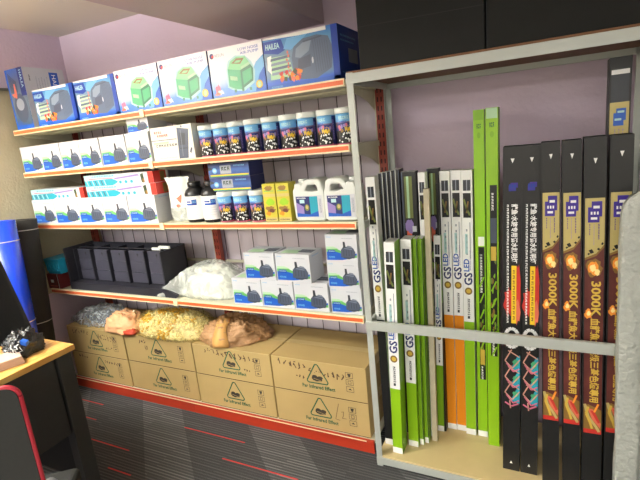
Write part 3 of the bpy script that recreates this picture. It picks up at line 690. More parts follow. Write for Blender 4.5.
# plastic bags: film mesh over their filling
def mound(b, rx, ry, rz, m, seed, amp=.12, nu=40, nv=18, freq=3.0, pinch=None, fold=0.0, off=0.0):
    vs = []; 
    for j in range(nv + 1):
        ph = PI / 2 * j / nv
        for i in range(nu):
            a = 2 * PI * i / nu; c, s_ = math.cos(a), math.sin(a); cp_ = max(0.0, math.cos(ph))
            ex = lambda t: math.copysign(abs(t) ** .8, t)
            x, y, z = cp_ ** .7 * ex(c), cp_ ** .7 * ex(s_), max(0.0, math.sin(ph)) ** .9
            n = noise.noise(Vector((x * freq + seed, y * freq, z * freq))) * amp + noise.noise(Vector((x * freq * 3 + seed, y * freq * 3, z * freq * 3))) * amp * .5
            n += fold * abs(noise.noise(Vector((x * 9 + seed, y * 9, z * 5 + 3))))
            k = 1 + n + off; px, py, pz = x * rx * k, y * ry * k, z * rz * k
            if pinch:
                for (qx, qy, qa, st) in pinch:
                    d = math.cos(a - qa); 
                    if d > .8:
                        t = (d - .8) / .2 * math.cos(ph) ** 2; px += qx * t * st; py += qy * t * st; pz *= (1 - .5 * t)
            vs.append((px, py, max(0.0005, pz)))
    fs = [(j * nu + i, j * nu + (i + 1) % nu, (j + 1) * nu + (i + 1) % nu, (j + 1) * nu + i) for j in range(nv) for i in range(nu)]
    fs.append(tuple(reversed(range(nu)))); b.add(vs, fs, m, True); return b
def rings_on(b, rx, ry, rz, n, mats, seed, rr=.006, ln=.013, hollow=True):
    r = random.Random(seed)
    for k in range(n):
        a = r.uniform(0, 2 * PI); h = r.random() ** .8; ph = math.asin(h); q = r.uniform(.86, 1.0)
        p = Vector((math.cos(ph) ** .7 * math.cos(a) * rx * q, math.cos(ph) ** .7 * math.sin(a) * ry * q, max(rr, math.sin(ph) * rz * q)))
        d = Vector((r.uniform(-1, 1), r.uniform(-1, 1), r.uniform(-.6, .6))).normalized()
        m = mats[0] if len(mats) == 1 or noise.noise(p * 11 + Vector((seed, 0, 0))) < .12 else mats[1]
        u = d.orthogonal().normalized(); v = d.cross(u); N = 7
        vs = [tuple(p + d * t * ln / 2 + (u * math.cos(2 * PI * i / N) + v * math.sin(2 * PI * i / N)) * rad) for t, rad in ((-1, rr), (1, rr), (1, rr * .55), (-1, rr * .55)) for i in range(N)]
        fs = [(c * N + i, c * N + (i + 1) % N, ((c + 1) % 4) * N + (i + 1) % N, ((c + 1) % 4) * N + i) for c in range(4) for i in range(N)]
        b.add(vs, fs, m, True)
    return b
# white bag of white filter rings, fourth shelf
b = B(); mound(b, .175, .105, .150, 'ring_white', 3, .07, 48, 20); rings_on(b, .18, .108, .155, 260, ['ring_white'], 3, .007, .015)
tag(b.build('ceramic_rings', loc=(1.245, .17, zd)), 'heap of white filter rings inside the clear bag on the fourth shelf', 'filter rings', kind='stuff')
b = mound(B(), .205, .125, .175, 'film_white', 11, .07, 56, 24, 2.2, [(-.12, -.09, PI * 1.08, 1), (.03, .0, PI * .2, 1)], .04, .03)
for (x, z, w) in ((-.08, .128, .034), (.02, .150, .034), (.10, .14, .034), (-.14, .075, .02)):   # dark leaf marks printed on the bag
    b.add([(x - w / 2, -.115 + z * .3, z), (x, -.123 + z * .3, z - .012), (x + w / 2, -.113 + z * .3, z - .004), (x + w * .1, -.105 + z * .3, z + .009)], [(0, 1, 2, 3)], 'print_dark')
tag(b.build('plastic_bag', loc=(1.245, .17, zd)), 'crinkled clear bag of white filter rings between black filter tank and pump boxes', 'bag')

# ---------------------------------------------------------------- cartons on the bottom shelf
def carton(w, h, hand):
    d = .352
    b = B().box(0, w, 0, d, 0, h, 'kraft'); Fr = front(b, 0, w, 0, h); a = w / h
    tri = [(.487, .91), (.513, .91), (.612, .42), (.60, .36), (.40, .36), (.388, .42), (.487, .91)]
    Fr.line(tri, .036, 'ink_green', 1, a)
    Fr.ell(.50, .49, .055, .075, 'ink_dark', 1, rag=.3, seed=4); Fr.ell(.475, .54, .03, .06, 'ink_dark', 1.2); Fr.ell(.53, .53, .03, .05, 'ink_dark', 1.2)
    Fr.line([(.46, .5), (.54, .45)], .012, 'kraft', 2, a)
    Fr.text('Far Infrared Effect', .33, .19, .68, .30, 'ink_green', 1, bold=True)
    for i in range(3):
        v = .74 - i * .2; Fr.line([(.80, v - .075), (.87, v - .075), (.87, v + .075), (.80, v + .075), (.80, v - .075)], .012, 'ink_dark', 1, a)
    Fr.poly([(.825, .70), (.845, .70), (.853, .79), (.817, .79)], 'ink_dark', 1.4); Fr.line([(.835, .68), (.835, .72)], .02, 'ink_dark', 1.4, a)
    Fr.line([(.82, .50), (.82, .58), (.85, .58), (.85, .50), (.82, .50)], .012, 'ink_dark', 1.4, a); Fr.poly([(.815, .32), (.855, .32), (.835, .37)], 'ink_dark', 1.4)
    r = random.Random(hand + 1)
    def scr(u0, u1, v, n, hh=.2, dv=0.0, mm='marker'):
        for k in range(n):
            u = u0 + (u1 - u0) * k / n; du = (u1 - u0) / n * .75; vv = v + dv * k / n
            for s_ in range(r.choice((2, 3, 3))): Fr.line([(u + du * r.random(), vv + hh * (r.random() - .5)), (u + du * r.random(), vv + hh * (r.random() - .5))], .030, mm, 2, a)
    if hand == 1: scr(.10, .40, .82, 6, .2); scr(.55, .88, .74, 8, .2, -.04); scr(.66, .78, .34, 4, .08)
    if hand == 2: scr(.14, .84, .84, 12, .2, -.10); scr(.66, .74, .40, 3, .1)
    if hand == 3: scr(.08, .52, .86, 8, .2, -.12); scr(.52, .8, .72, 6, .2, -.1); scr(.26, .38, .48, 3, .14)
    if hand == 4: Fr.line([(.70, .86), (.655, .38), (.70, .36)], .013, 'marker', 2, a); Fr.line([(.72, .62), (.745, .64), (.74, .52), (.725, .44), (.77, .44)], .013, 'marker', 2, a)
    if hand == 5: scr(.22, .34, .80, 3, .18); scr(.3, .36, .6, 2, .2)
    if hand == 6: scr(.12, .30, .86, 4, .12); scr(.58, .86, .78, 7, .12); 
    Fr.rect(0, 0, 1, .022, 'kraft_seam_and_shadow', .6)  # dark strip painted along the foot as shadow in the gap between cartons
    T = topf(b, 0, w, 0, d, h); T.rect(0, .497, 1, .503, 'kraft_seam_and_shadow', .6); T.rect(0, .44, 1, .56, 'kraft_tape', 1); Fr.rect(.0, .985, 1, 1, 'kraft_tape', .6)
    R_ = right(b, 0, d, 0, h, w); R_.rect(.43, .7, .57, 1, 'kraft_tape', 1)
    return b
cols = ((.035, .572), (.578, 1.122), (1.132, 1.650), (1.660, 2.178))
names = ('left end, beside the desk corner', 'second from the left', 'third from the left', 'right end, beside the rack post')
hands = ((6, 0, 0, 4), (1, 5, 2, 3))
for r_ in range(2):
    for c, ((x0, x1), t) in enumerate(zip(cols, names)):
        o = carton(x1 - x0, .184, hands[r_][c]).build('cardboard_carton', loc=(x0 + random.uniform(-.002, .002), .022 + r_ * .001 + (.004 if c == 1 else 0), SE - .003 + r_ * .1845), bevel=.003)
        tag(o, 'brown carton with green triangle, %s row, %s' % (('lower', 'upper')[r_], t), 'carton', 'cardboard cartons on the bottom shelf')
ZT = SE - .003 + .1845 + .184 + .003

# bags lying on the cartons
b = B(); rg = random.Random(2)
for k in range(13):
    x, y = rg.uniform(-.15, .15), rg.uniform(-.06, .06)
    b.lathe([(.022, 0), (.026, .006), (.026, .03), (.012, .038)], 'black_lump', c=(x, y, rg.uniform(.0, .035)), n=12)
tag(b.build('rubber_fittings', loc=(.27, .15, ZT)), 'heap of dark rubber fittings inside the clear bag on the leftmost carton', 'fittings', kind='stuff')
tag(mound(B(), .21, .10, .095, 'film_clear', 5, .16, 56, 20, 4, [(-.05, -.03, PI, 1)], .2, .05).build('plastic_bag', loc=(.27, .15, ZT)), 'shiny clear plastic bag of dark fittings on the leftmost carton', 'bag')
b = mound(B(), .125, .09, .10, 'peach', 21, .14, 56, 22, 2.5, [(.03, 0, 0, 1)], .25)
b.tube([(.10, .02, .10), (.125, .0, .125), (.13, -.01, .135)], .006, 'peach_tie'); 
o = tag(b.build('plastic_bag', loc=(.525, .095, ZT), rot=(0, 0, -.1)), 'peach-coloured tied plastic bag lying between the clear bag and the yellow ring bag', 'bag')
b = B(); rings_on(b, .275, .135, .125, 2000, ['ring_yellow', 'ring_ochre'], 8, .0055, .016); mound(b, .26, .125, .11, 'ring_yellow', 8, .06)
tag(b.build('ceramic_rings', loc=(.905, .145, ZT)), 'heap of yellow ceramic filter rings inside the net bag on the second carton', 'filter rings', kind='stuff')
tag(mound(B(), .288, .145, .135, 'film_net', 8, .05, 48, 18, 3, None, 0, .03).build('net_bag', loc=(.905, .145, ZT)), 'large bulging bag of yellow ceramic rings lying over the second carton', 'bag')
tag(mound(B(), .05, .035, .03, 'bag_red', 31, .2, 20, 8).build('red_packet', loc=(.635, .035, ZT)), 'small rust red packet peeking out between the peach bag and yellow ring bag', 'packet')
b = mound(B(), .165, .125, .11, 'brown_bag', 41, .14, 64, 26, 3, [(.05, .02, 0, 1), (-.04, -.02, PI * .9, 1)], .28)
bag = tag(b.build('plastic_bag', loc=(1.335, .155, ZT), rot=(0, 0, .3)), 'reddish brown gravel bag with a tan band lying on the third carton', 'bag')
b = B(); nn = 14; vs = []
for i in range(nn + 1):
    t = i / nn; ang = PI * .5 * (1 - t) ; yy = -.141 * max(0, math.cos(PI / 2 * t)) ** .7; zz = .122 * math.sin(PI / 2 * t) ** .9 + .001
    wx = .03 + .016 * (1 - t) + .004 * math.sin(t * 9)
    vs += [(-.03 - wx, yy * .97, zz), (-.03, yy - .006, zz + .004), (-.03 + wx, yy * .99, zz)]
b.add(vs, [(3 * i + k, 3 * i + k + 1, 3 * i + k + 4, 3 * i + k + 3) for i in range(nn) for k in range(2)], 'brown_band', True)
bd = b.build('tan_band', bag); bd['label'] = 'tan paper band'
sd = bd.modifiers.new('s', 'SOLIDIFY'); sd.thickness = .004

# ---------------------------------------------------------------- grey rack
X0, X1, YR0, YR1, ZR = 2.236, 3.245, -.066, .405, 1.722
rk = tag(empty('storage_rack', (X0, YR0, 0)), 'grey steel storage rack with plywood shelves holding the tall lamp boxes', 'rack')
def rb(name, *boxes, m='rack_grey', bevel=.0015):
    b = B()
    for q in boxes: b.box(*q[:6], q[6] if len(q) > 6 else m)
    o = b.build(name, rk, bevel=bevel); o.location = (-X0, -YR0, 0); return o
for (xa, ya) in ((X0, YR0), (X1 - .028, YR0), (X0, YR1 - .028), (X1 - .028, YR1 - .028)):
    xo = xa if xa < 3 else xa + .025; yo = ya if ya < 0 else ya + .025
    rb('post', (xa, xa + .028, yo, yo + .003, 0, ZR), (xo, xo + .003, ya + .0031 if ya < 0 else ya, ya + .028 if ya < 0 else yo, 0, ZR))
def frame(z0, z1, boardm):
    rb('front_beam', (X0, X1, YR0 - .003, YR0 - .0002, z0, z1), (X0, X1, YR0, YR0 + .02, z1 - .003, z1 - .0004))
    rb('rear_beam', (X0 + .029, X1 - .029, YR1 - .02, YR1 - .004, z0, z1))
    rb('side_beam', (X0 + .004, X0 + .02, YR0 + .03, YR1 - .03, z0, z1)); rb('side_beam', (X1 - .02, X1 - .004, YR0 + .03, YR1 - .03, z0, z1))
frame(ZR - .042, ZR - .004, 0)
rb('shelf_board', (X0 + .001, X1 - .001, YR0 + .001, YR1 - .001, ZR - .0035, ZR + .004, 'ply_edge'), (X0 + .022, X1 - .022, YR0 + .021, YR1 - .021, ZR - .018, ZR - .004, 'ply_edge'))
frame(.012, .046, 0)
o = rb('shelf_board', (X0 + .005, X1 - .005, YR0 + .0005, YR1 - .005, .047, .056, 'ply')); o['label'] = 'plywood bottom board'
rb('cross_bar', (X0, X1, YR0 - .004, YR0 - .0006, .675, .712), (X0, X1, YR0 - .004, YR0 + .012, .7125, .715))
rb('side_bar', (X0 + .004, X0 + .018, YR0 + .03, YR1 - .03, .675, .712)); rb('side_bar', (X0 + .004, X0 + .018, YR0 + .03, YR1 - .03, 1.11, 1.14))
ZD = .0565

# black cartons on the rack
for (xa, xb, h, lab) in ((2.293, 2.735, .37, 'left of the two big matt black cartons on top of the grey rack'), (2.741, 3.235, .39, 'right of the two big matt black cartons on top of the grey rack')):
    b = B().box(0, xb - xa, 0, .42, 0, h, 'box_black_matte'); Fr = front(b, 0, xb - xa, 0, h); Fr.line([(0, .40), (1, .37)], .006, 'print_black', 1, 1.2); Fr.rect(0, .0, .004, 1, 'print_black', 1)
    tag(b.build('black_carton', loc=(xa, -.055, ZR + .0045), bevel=.003), lab, 'carton', 'black cartons on the rack')

# ---------------------------------------------------------------- tall lamp boxes
def tall(name, xb, xt, w, d, y, z1, b, lab, group=None, cat='box', bevel=.001):
    """b drawn on x 0..w, y 0..d, z 0..h ; xb/xt = left edge at foot and at top"""
    h = z1 - ZD; o = b.build(name, loc=(xb, y, ZD + .0003 + max(0, (xb - xt)) * w / h), rot=(0, math.atan2(xt - xb, h), 0), bevel=bevel)
    return tag(o, lab, cat, group)
def gs_box(w, d, h, low, white_from, side=None, foot=True, lid='white', wht='print_white'):
    side = side or low
    b = B().box(0, w, 0, d, 0, h, low, right=side, left=side, top='box_edge'); Fr = front(b, 0, w, 0, h); a = w / h; k = .045 / h
    v0 = white_from
    Fr.rect(0, v0, 1, 1, wht, 1)
    if foot: Fr.rect(0, 0, 1, .03 / h, wht, 1)
    # reading upwards from the maker line: emblem, GS, LED, small line, picture, window
    Fr.small(.36, v0 + .03 / h, .62, v0 + .11 / h, 'print_dark', 8, 2, 3, vert=True); Fr.rect(.38, v0 + .015 / h, .6, v0 + .028 / h, 'print_dark', 2)
    Fr.ell(.5, v0 + .145 / h, .36, .017 / h, 'print_bronze', 2); Fr.ell(.5, v0 + .145 / h, .22, .010 / h, 'print_goldtext', 2.5)
    Fr.text('GS', .10, v0 + .172 / h, .90, v0 + .230 / h, 'print_navy', 2, rot=90, bold=True)
    Fr.text('LED', .08, v0 + .235 / h, .62, v0 + .292 / h, 'print_blue', 2, rot=90, bold=True)
    Fr.small(.66, v0 + .24 / h, .76, v0 + .33 / h, 'print_lilac', 12, 2, 6, vert=True)
    for i in range(5): Fr.rect(.36, v0 + (.31 + i * .026) / h, .5, v0 + (.320 + i * .026) / h, 'print_grey', 2)
    vt = 1
    Fr.rect(.16, vt - .16 / h, .84, vt - .155 / h, 'print_palegrey', 1.5)
    Fr.rect(.16, vt - .085 / h, .84, vt - .04 / h, 'print_dark', 2); Fr.rect(.46, vt - .085 / h, .54, vt - .04 / h, 'print_grey', 2.4)
    Fr.rect(.14, vt - .20 / h, .86, vt - .095 / h, 'print_black', 2); Fr.line([(.2, vt - .12 / h), (.5, vt - .165 / h), (.75, vt - .19 / h)], .008 / h, 'print_leaf', 2.4, a); Fr.line([(.6, vt - .13 / h), (.45, vt - .18 / h)], .006 / h, 'print_bronze', 2.4, a)
    Fr.rect(.26, vt - .36 / h, .5, vt - .27 / h, 'print_palecyan', 2); Fr.rect(.70, vt - .38 / h, .78, vt - .22 / h, 'print_grey', 2)
    return b
GL = 'GS lamp cartons standing in the rack'
GG = 'slim boxes standing in the rack'
# far left white one, dark board row, plant light boxes
tall('lamp_carton', 2.252, 2.250, .040, .05, .02, 1.318, gs_box(.040, .05, 1.26, 'box_black', .50, 'print_white', foot=True), 'slim white lamp carton leftmost in the rack, its lower half black, against the post', GG)
for i in range(5):
    x = 2.266 + i * .0190; h = 1.262 + i * .003
    b = B().box(0, .0175, 0, .07, 0, h, 'box_black', left='box_edge', top='box_edge'); Fr = front(b, 0, .0175, 0, h); Fr.rect(0, 0, .22, 1, 'box_edge', 1); Fr.rect(.86, 0, 1, 1, 'print_pump', 1)
    if i == 0:
        for k in range(46): Fr.rect(.02, k / 46, .2, (k + .5) / 46, 'print_black', 1.5)
    tall('tube_box', x - .002, x, .0175, .07, .125 + .002 * i, ZD + h, b, 'thin black tube box with pale edge, %s of the five in the rack' % ('leftmost', 'second', 'middle', 'fourth', 'rightmost')[i], GG)
def plant_box(w, d, h):
    b = B().box(0, w, 0, d, 0, h, 'box_black', top='box_edge', left='box_edge'); Fr = front(b, 0, w, 0, h)
    Fr.rect(.2, 1 - .20 / h, .72, 1 - .02 / h, 'print_leaf', 1); Fr.rect(.34, 1 - .20 / h, .5, 1 - .02 / h, 'print_palegreen', 1.5); Fr.ell(.45, 1 - .235 / h, .3, .03 / h, 'print_lilac', 2, rag=.5, seed=3)
    Fr.rect(.62, 1 - .26 / h, .9, 1 - .235 / h, 'print_palegrey', 2.2); Fr.ell(.38, 1 - .28 / h, .18, .05 / h, 'print_coral', 1.8, rag=.5, seed=5); Fr.rect(.0, 0, .1, 1, 'print_pump', 1)
    r = random.Random(8)
    for k in range(34): Fr.ell(.2 + .6 * r.random(), 1 - (.3 + .55 * r.random()) / h, .12, .014 / h, ('print_leaf', 'print_darkgreen', 'print_bronze', 'lime_deep')[k % 4], 1.3 + k * .03, rag=.9, seed=k, n=8)
    return b
tall('plant_light_box', 2.360, 2.366, .064, .045, .14, 1.322, plant_box(.064, .045, 1.262), 'black box with aquarium plant picture, left one of the two, beside the black tube boxes', GG)
tall('lamp_carton', 2.434, 2.4385, .031, .045, .14, 1.318, gs_box(.030, .045, 1.255, 'print_white', .30, 'print_white'), 'white lamp carton between the two black plant picture boxes', GG)
tall('plant_light_box', 2.4505, 2.458, .050, .045, .217, 1.322, plant_box(.050, .045, 1.262), 'black box with aquarium plant picture, right one of the two, behind the wooden stick', GG)
# orange / green lamp cartons
h = 1.304 - ZD
tall('lamp_carton', 2.503, 2.510, .042, .06, .225, 1.304, gs_box(.042, .06, h, 'orange_card', .475, 'print_white'), 'lamp carton with orange lower half, left one of the two orange ones', GL)
tall('lamp_carton', 2.547, 2.556, .042, .06, .226, 1.304, gs_box(.042, .06, h, 'orange_card', .475, 'print_white'), 'lamp carton with orange lower half, right one, next to the green-bottomed one', GL)
tall('lamp_carton', 2.592, 2.602, .044, .06, .210, 1.304, gs_box(.044, .06, h, 'lime', .46, 'print_white'), 'lamp carton with lime green lower half to the right of the two orange ones', GL)
# front green lamp cartons with white lettered faces
def green_front(w, h): 
    b = gs_box(w, .075, h, 'lime', .33, 'lime_deep', wht='print_white'); return b
tall('lamp_carton', 2.303, 2.326, .045, .07, -.026, 1.053, green_front(.045, 1.053 - ZD), 'short lime green lamp carton with white lettered face, foremost left one in the rack', GL)
tall('lamp_carton', 2.358, 2.376, .045, .07, .043, 1.048, green_front(.045, 1.048 - ZD), 'short lime green lamp carton with white lettered face, second from the left, set slightly back', GL)
for i, (xb, xt, y, z1, lab) in enumerate(((2.4060, 2.4230, .066, 1.045, 'plain lime green lamp box directly right of the two lettered short ones'), (2.4250, 2.4405, .085, 1.042, 'plain lime green lamp box touching the wooden stick on its left'), )):
    b = B().box(0, .017, 0, .06, 0, z1 - ZD, 'lime_deep', top='box_edge'); Fr = front(b, 0, .017, 0, z1 - ZD); Fr.rect(0, 0, 1, .03, 'print_white', 1); Fr.rect(0, .03, .15, 1, 'lime', 1); Fr.rect(.8, .03, 1, 1, 'print_darkgreen', 1)
    tall('lamp_carton', xb, xt, .017, .06, y, z1, b, lab, GL)
b = gs_box(.030, .024, 1.03 - ZD, 'lime_deep', .36, 'lime_deep')
tall('lamp_carton', 2.461, 2.4815, .03, .024, .191, 1.03, b, 'lime green lamp carton half hidden behind the wooden stick', GL)
b = B().box(0, .0235, 0, .022, 0, 1.19, 'wood_stick')
tall('wooden_stick', 2.4525, 2.4660, .022, .022, .108, ZD + 1.19, b, 'square bare wooden stick leaning in the rack between green and orange lamp cartons', cat='stick')
b = B().box(0, .009, 0, .02, 0, 1.2, 'box_black'); Fr = front(b, 0, .009, 0, 1.2); Fr.rect(.4, .52, .7, .66, 'print_leaf', 1)
tall('tube_box', 2.4920, 2.4990, .009, .02, .194, ZD + 1.2, b, 'thin black strip box touching the left orange lamp carton', GG)
# tall plain greens
def tall_green(w, d, h, up):
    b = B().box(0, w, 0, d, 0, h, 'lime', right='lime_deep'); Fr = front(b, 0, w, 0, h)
    Fr.rect(.06, 1 - .04 / h, .94, 1 - .001, 'print_palegreen' if up else 'lime_deep', 1); Fr.small(.3, 1 - .075 / h, .7, 1 - .055 / h, 'ink_green', 3, 1.5); Fr.ell(.5, 1 - .10 / h, .16, .012 / h, 'lime_deep', 1.5)
    u0 = .3; t0, t1 = (.80, .30) if up else (.62, .20)
    Fr.rect(u0, t1, .88, t0, 'print_black', 1)
    Fr.small(.42, t0 - .07, .6, t0 - .02, 'print_white', 6, 2, 2, vert=True); Fr.rect(.34, t0 - .16, .84, t0 - .09, 'print_pump', 1.6) if up else Fr.small(.42, t0 - .14, .66, t0 - .02, 'print_white', 14, 2, 2, vert=True)
    r = random.Random(4)
    for k in range(28): Fr.ell(.36 + .46 * r.random(), t1 + .03 + (t0 - t1 - .18) * r.random(), .09, .008, ('print_leaf', 'lime_deep', 'print_bronze', 'print_darkgreen')[k % 4], 1.4 + k * .03, rag=.9, seed=k, n=7)
    for k in range(5): Fr.line([(.4, .3 + k * .05), (.8, .33 + k * .05)], .004, 'lime', 2.5, w / h)
    Fr.rect(.36, (t0 - .21) if up else (t1 + .05), .8, (t0 - .17) if up else (t1 + .10), 'print_goldtext', 2.6)
    Fr.small(.42, t1 + .0, .62, t1 + .045, 'print_white', 5, 2, 5, vert=True); Fr.rect(.3, t0 + .003, .88, t0 + .03, 'print_white', 1) if not up else None
    if not up: Fr.rect(0, 0, 1, .02, 'print_white', 1)
    return b
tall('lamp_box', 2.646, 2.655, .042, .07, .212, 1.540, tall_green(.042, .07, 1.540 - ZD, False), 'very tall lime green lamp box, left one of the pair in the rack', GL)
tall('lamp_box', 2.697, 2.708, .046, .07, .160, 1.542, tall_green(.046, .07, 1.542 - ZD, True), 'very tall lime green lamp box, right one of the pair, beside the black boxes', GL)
# black boxes with red picture
def black_fish(w, d, h, shift=0):
    b = B().box(0, w, 0, d, 0, h, 'box_black', top='box_black_matte'); Fr = front(b, 0, w, 0, h); a = w / h
    v = lambda z: (z - ZD + shift) / h
    Fr.poly([(.40, v(1.355)), (.60, v(1.355)), (.5, v(1.338))], 'print_white', 1)
    Fr.rect(.3, v(1.238), .66, v(1.258), 'print_purple', 1); Fr.rect(.4, v(1.25), .78, v(1.268), 'print_purple', 1.3); Fr.small(.3, v(1.237), .7, v(1.263), 'print_deepblue', 3, 2, 2)
    Fr.text('\u9f8d\u9c7c\u00b7\u6c34\u65cf\u4e13\u7528\u6f5c\u6c34\u7167\u660e\u706f', .44, v(.965), .80, v(1.19), 'print_white', 2, rot=-90, bold=True)
    Fr.small(.20, v(.72), .32, v(1.19), 'print_white', 36, 2, 5, vert=True)
    Fr.ell(.8, v(.86), .19, .10 / h, 'print_red', 1, rag=.5, seed=3); Fr.ell(.28, v(.81), .24, .055 / h, 'print_red', 1, rag=.7, seed=5); Fr.ell(.8, v(.77), .19, .05 / h, 'print_coral', 1.2, rag=.6, seed=9)
    Fr.rect(.47, v(.722), .74, v(.955), 'print_yellow', 2); Fr.small(.54, v(.735), .66, v(.94), 'print_bronze', 10, 3, 8, vert=True)
    # white arch above the plants
    pts = [(.14, v(.66)), (.18, v(.68)), (.32, v(.695)), (.5, v(.70)), (.70, v(.695)), (.84, v(.68)), (.88, v(.66))]
    Fr.line(pts, .010, 'print_white', 3, a); Fr.line([(x, 2 * v(.66) - y) for x, y in pts], .010, 'print_white', 3, a)
    Fr.ell(.5, v(.665), .12, .012 / h, 'print_grey', 2.8)
    for i in range(3):
        z = .56 - i * .07
        Fr.poly([(.45, v(z - .035)), (.98, v(z - .045)), (.98, v(z + .03)), (.8, v(z + .02))], 'print_teal', 2 + i * .2); Fr.ell(.74, v(z - .005), .16, .014 / h, 'pump_green', 2.8, rag=.5, seed=i)
        Fr.line([(.3, v(z + .045)), (.95, v(z + .02))], .0035, 'print_shell', 3, a); Fr.line([(.5, v(z + .05)), (.12, v(z)), (.55, v(z - .03)), (.98, v(z + .01))], .0035, 'print_shell', 3.2, a); Fr.line([(.2, v(z - .01)), (.6, v(z - .045)), (.95, v(z - .03))], .004, 'print_pink', 3.2, a)
    Fr.line([(.12, v(.375)), (.5, v(.36)), (.9, v(.375))], .005, 'print_pink', 3, a); Fr.line([(.4, v(.385)), (.45, v(.35))], .0035, 'print_shell', 3, a)
    Fr.poly([(.42, v(.09)), (.58, v(.09)), (.5, v(.103))], 'print_white', 1)
    return b
for i, (xb, xt, lab) in enumerate(((2.769, 2.781, 'tall black lamp box with white characters and yellow strip, left one of the pair'), (2.838, 2.8445, 'tall black lamp box with white characters and yellow strip, right one of the pair'))):
    tall('lamp_box', xb, xt, (.064, .060)[i], .08, .026, 1.397, black_fish((.066, .064)[i] - .002, .08, 1.397 - ZD, 0), lab, 'tall black lamp boxes')
# 3000K boxes, gold, flame and maroon
def k3000(w, d, h, drop=0):
    b = B().box(0, w, 0, d, 0, h, 'box_black', top='box_black_matte'); Fr = front(b, 0, w, 0, h); a = w / h
    v = lambda z: (z - ZD - drop) / h
    Fr.poly([(.42, v(1.375)), (.60, v(1.375)), (.51, v(1.357))], 'print_white', 1)
    Fr.poly([(.07, v(1.03)), (.07, v(1.243)), (.96, v(1.243)), (.96, v(1.075)), (.6, v(1.045))], 'print_gold', 1)
    Fr.poly([(.07, v(.355)), (.07, v(1.03)), (.6, v(1.045)), (.96, v(1.075)), (.96, v(.355))], 'print_maroon', 1)
    Fr.poly([(.07, v(1.028)), (.07, v(1.036)), (.6, v(1.052)), (.96, v(1.084)), (.96, v(1.074)), (.6, v(1.043))], 'print_bronze', 1.5)
    # emblem
    Fr.rect(.36, v(1.180), .84, v(1.232), 'print_purple', 2); Fr.rect(.20, v(1.160), .72, v(1.212), 'print_purple', 2.2)
    Fr.rect(.44, v(1.208), .72, v(1.217), 'print_white', 3)
    for i in range(3): Fr.rect(.32 + i * .14, v(1.187), .40 + i * .14, v(1.197), 'print_white', 3)
    Fr.rect(.33, v(1.170), .62, v(1.178), 'print_white', 3)
    Fr.small(.25, v(1.115), .31, v(1.155), 'print_purple', 5, 2, 1, vert=True); Fr.small(.46, v(1.08), .50, v(1.155), 'print_lilac', 14, 2, 2, vert=True); Fr.small(.66, v(1.10), .73, v(1.155), 'print_purple', 6, 2, 3, vert=True)
    Fr.line([(.32, v(1.065)), (.42, v(1.053))], .008, 'print_black', 2, a); Fr.line([(.22, v(1.052)), (.28, v(1.048))], .005, 'print_black', 2, a); Fr.line([(.66, v(1.065)), (.74, v(1.070))], .005, 'print_black', 2, a); Fr.line([(.84, v(1.083)), (.9, v(1.09))], .004, 'print_black', 2, a)
    Fr.ell(.5, v(1.0), .36, .034 / h, 'print_bronze', 2, rag=.35, seed=2); Fr.ell(.48, v(1.0), .26, .024 / h, 'print_flame', 2.3, rag=.5, seed=3); Fr.ell(.46, v(1.0), .14, .014 / h, 'print_flamecore', 2.6, rag=.5, seed=4); Fr.ell(.66, v(.985), .12, .012 / h, 'print_flamecore', 2.7, rag=.5, seed=7)
    Fr.text('3000K', .38, v(.822), .84, v(.952), 'print_goldtext', 3, rot=-90, bold=True)
    Fr.ell(.26, v(.83), .17, .018 / h, 'print_flame', 2, rag=.7, seed=6); Fr.ell(.28, v(.832), .09, .009 / h, 'print_flamecore', 2.4, rag=.6, seed=6)
    Fr.text('\u8840\u9f8d\u9b5a\u5927\u8cfd\u7d1a\u4e09\u57fa\u8272\u71c8\u5c08\u7528', .34, v(.485), .82, v(.815), 'print_goldtext', 3, rot=-90, bold=True)
    Fr.poly([(.07, v(.055 + .30)), (.07, v(.055 + .41)), (.3, v(.055 + .42)), (.96, v(.055 + .40)), (.96, v(.055 + .30))], 'print_bronze', 2)
    Fr.poly([(.25, v(.055 + .405)), (.55, v(.055 + .40)), (.94, v(.055 + .345)), (.9, v(.055 + .325)), (.5, v(.055 + .36))], 'print_coral', 2.4); Fr.poly([(.4, v(.055 + .395)), (.6, v(.055 + .395)), (.9, v(.055 + .35)), (.8, v(.055 + .345))], 'print_red', 2.7)
    Fr.line([(.12, v(.055 + .42)), (.3, v(.055 + .37)), (.7, v(.055 + .33)), (.85, v(.055 + .31))], .007, 'print_gold', 3, a); Fr.line([(.3, v(.055 + .41)), (.2, v(.055 + .38)), (.4, v(.055 + .345)), (.5, v(.055 + .32))], .006, 'print_goldtext', 3.1, a); Fr.line([(.6, v(.055 + .39)), (.8, v(.055 + .425))], .005, 'print_flame', 3, a)
    Fr.rect(.07, v(.055 + .30), .96, v(.055 + .318), 'print_red', 2.2)
    return b
kk = ((2.920, 2.904, .060, .012, 'leftmost of the four'), (2.992, 2.967, .060, .015, 'second of the four'), (3.057, 3.031, .065, .034, 'third of the four'), (3.128, 3.104, .065, .016, 'rightmost of the four'))
for i, (xb, xt, w, dr, lab) in enumerate(kk):
    z1 = 1.403 + (.006 if i > 1 else 0)
    tall('lamp_box', xb, xt, w, .085, -.002 - .01 * (i > 1), z1, k3000(w - .001, .085, z1 - ZD, dr), 'tall black lamp box with gold panel and 3000K flame print, ' + lab, '3000K lamp boxes')
b = B().box(0, .064, 0, .07, 0, 1.60, 'box_black', top='box_black_matte'); Fr = front(b, 0, .064, 0, 1.60)
Fr.rect(.1, 1.545 / 1.6, .9, 1.56 / 1.6, 'print_white', 1); Fr.rect(.1, 1.44 / 1.6, .9, 1.544 / 1.6, 'box_edge', 1) if False else None
Fr.rect(.1, .3, .9, 1.545 / 1.6, 'print_dark', .7)
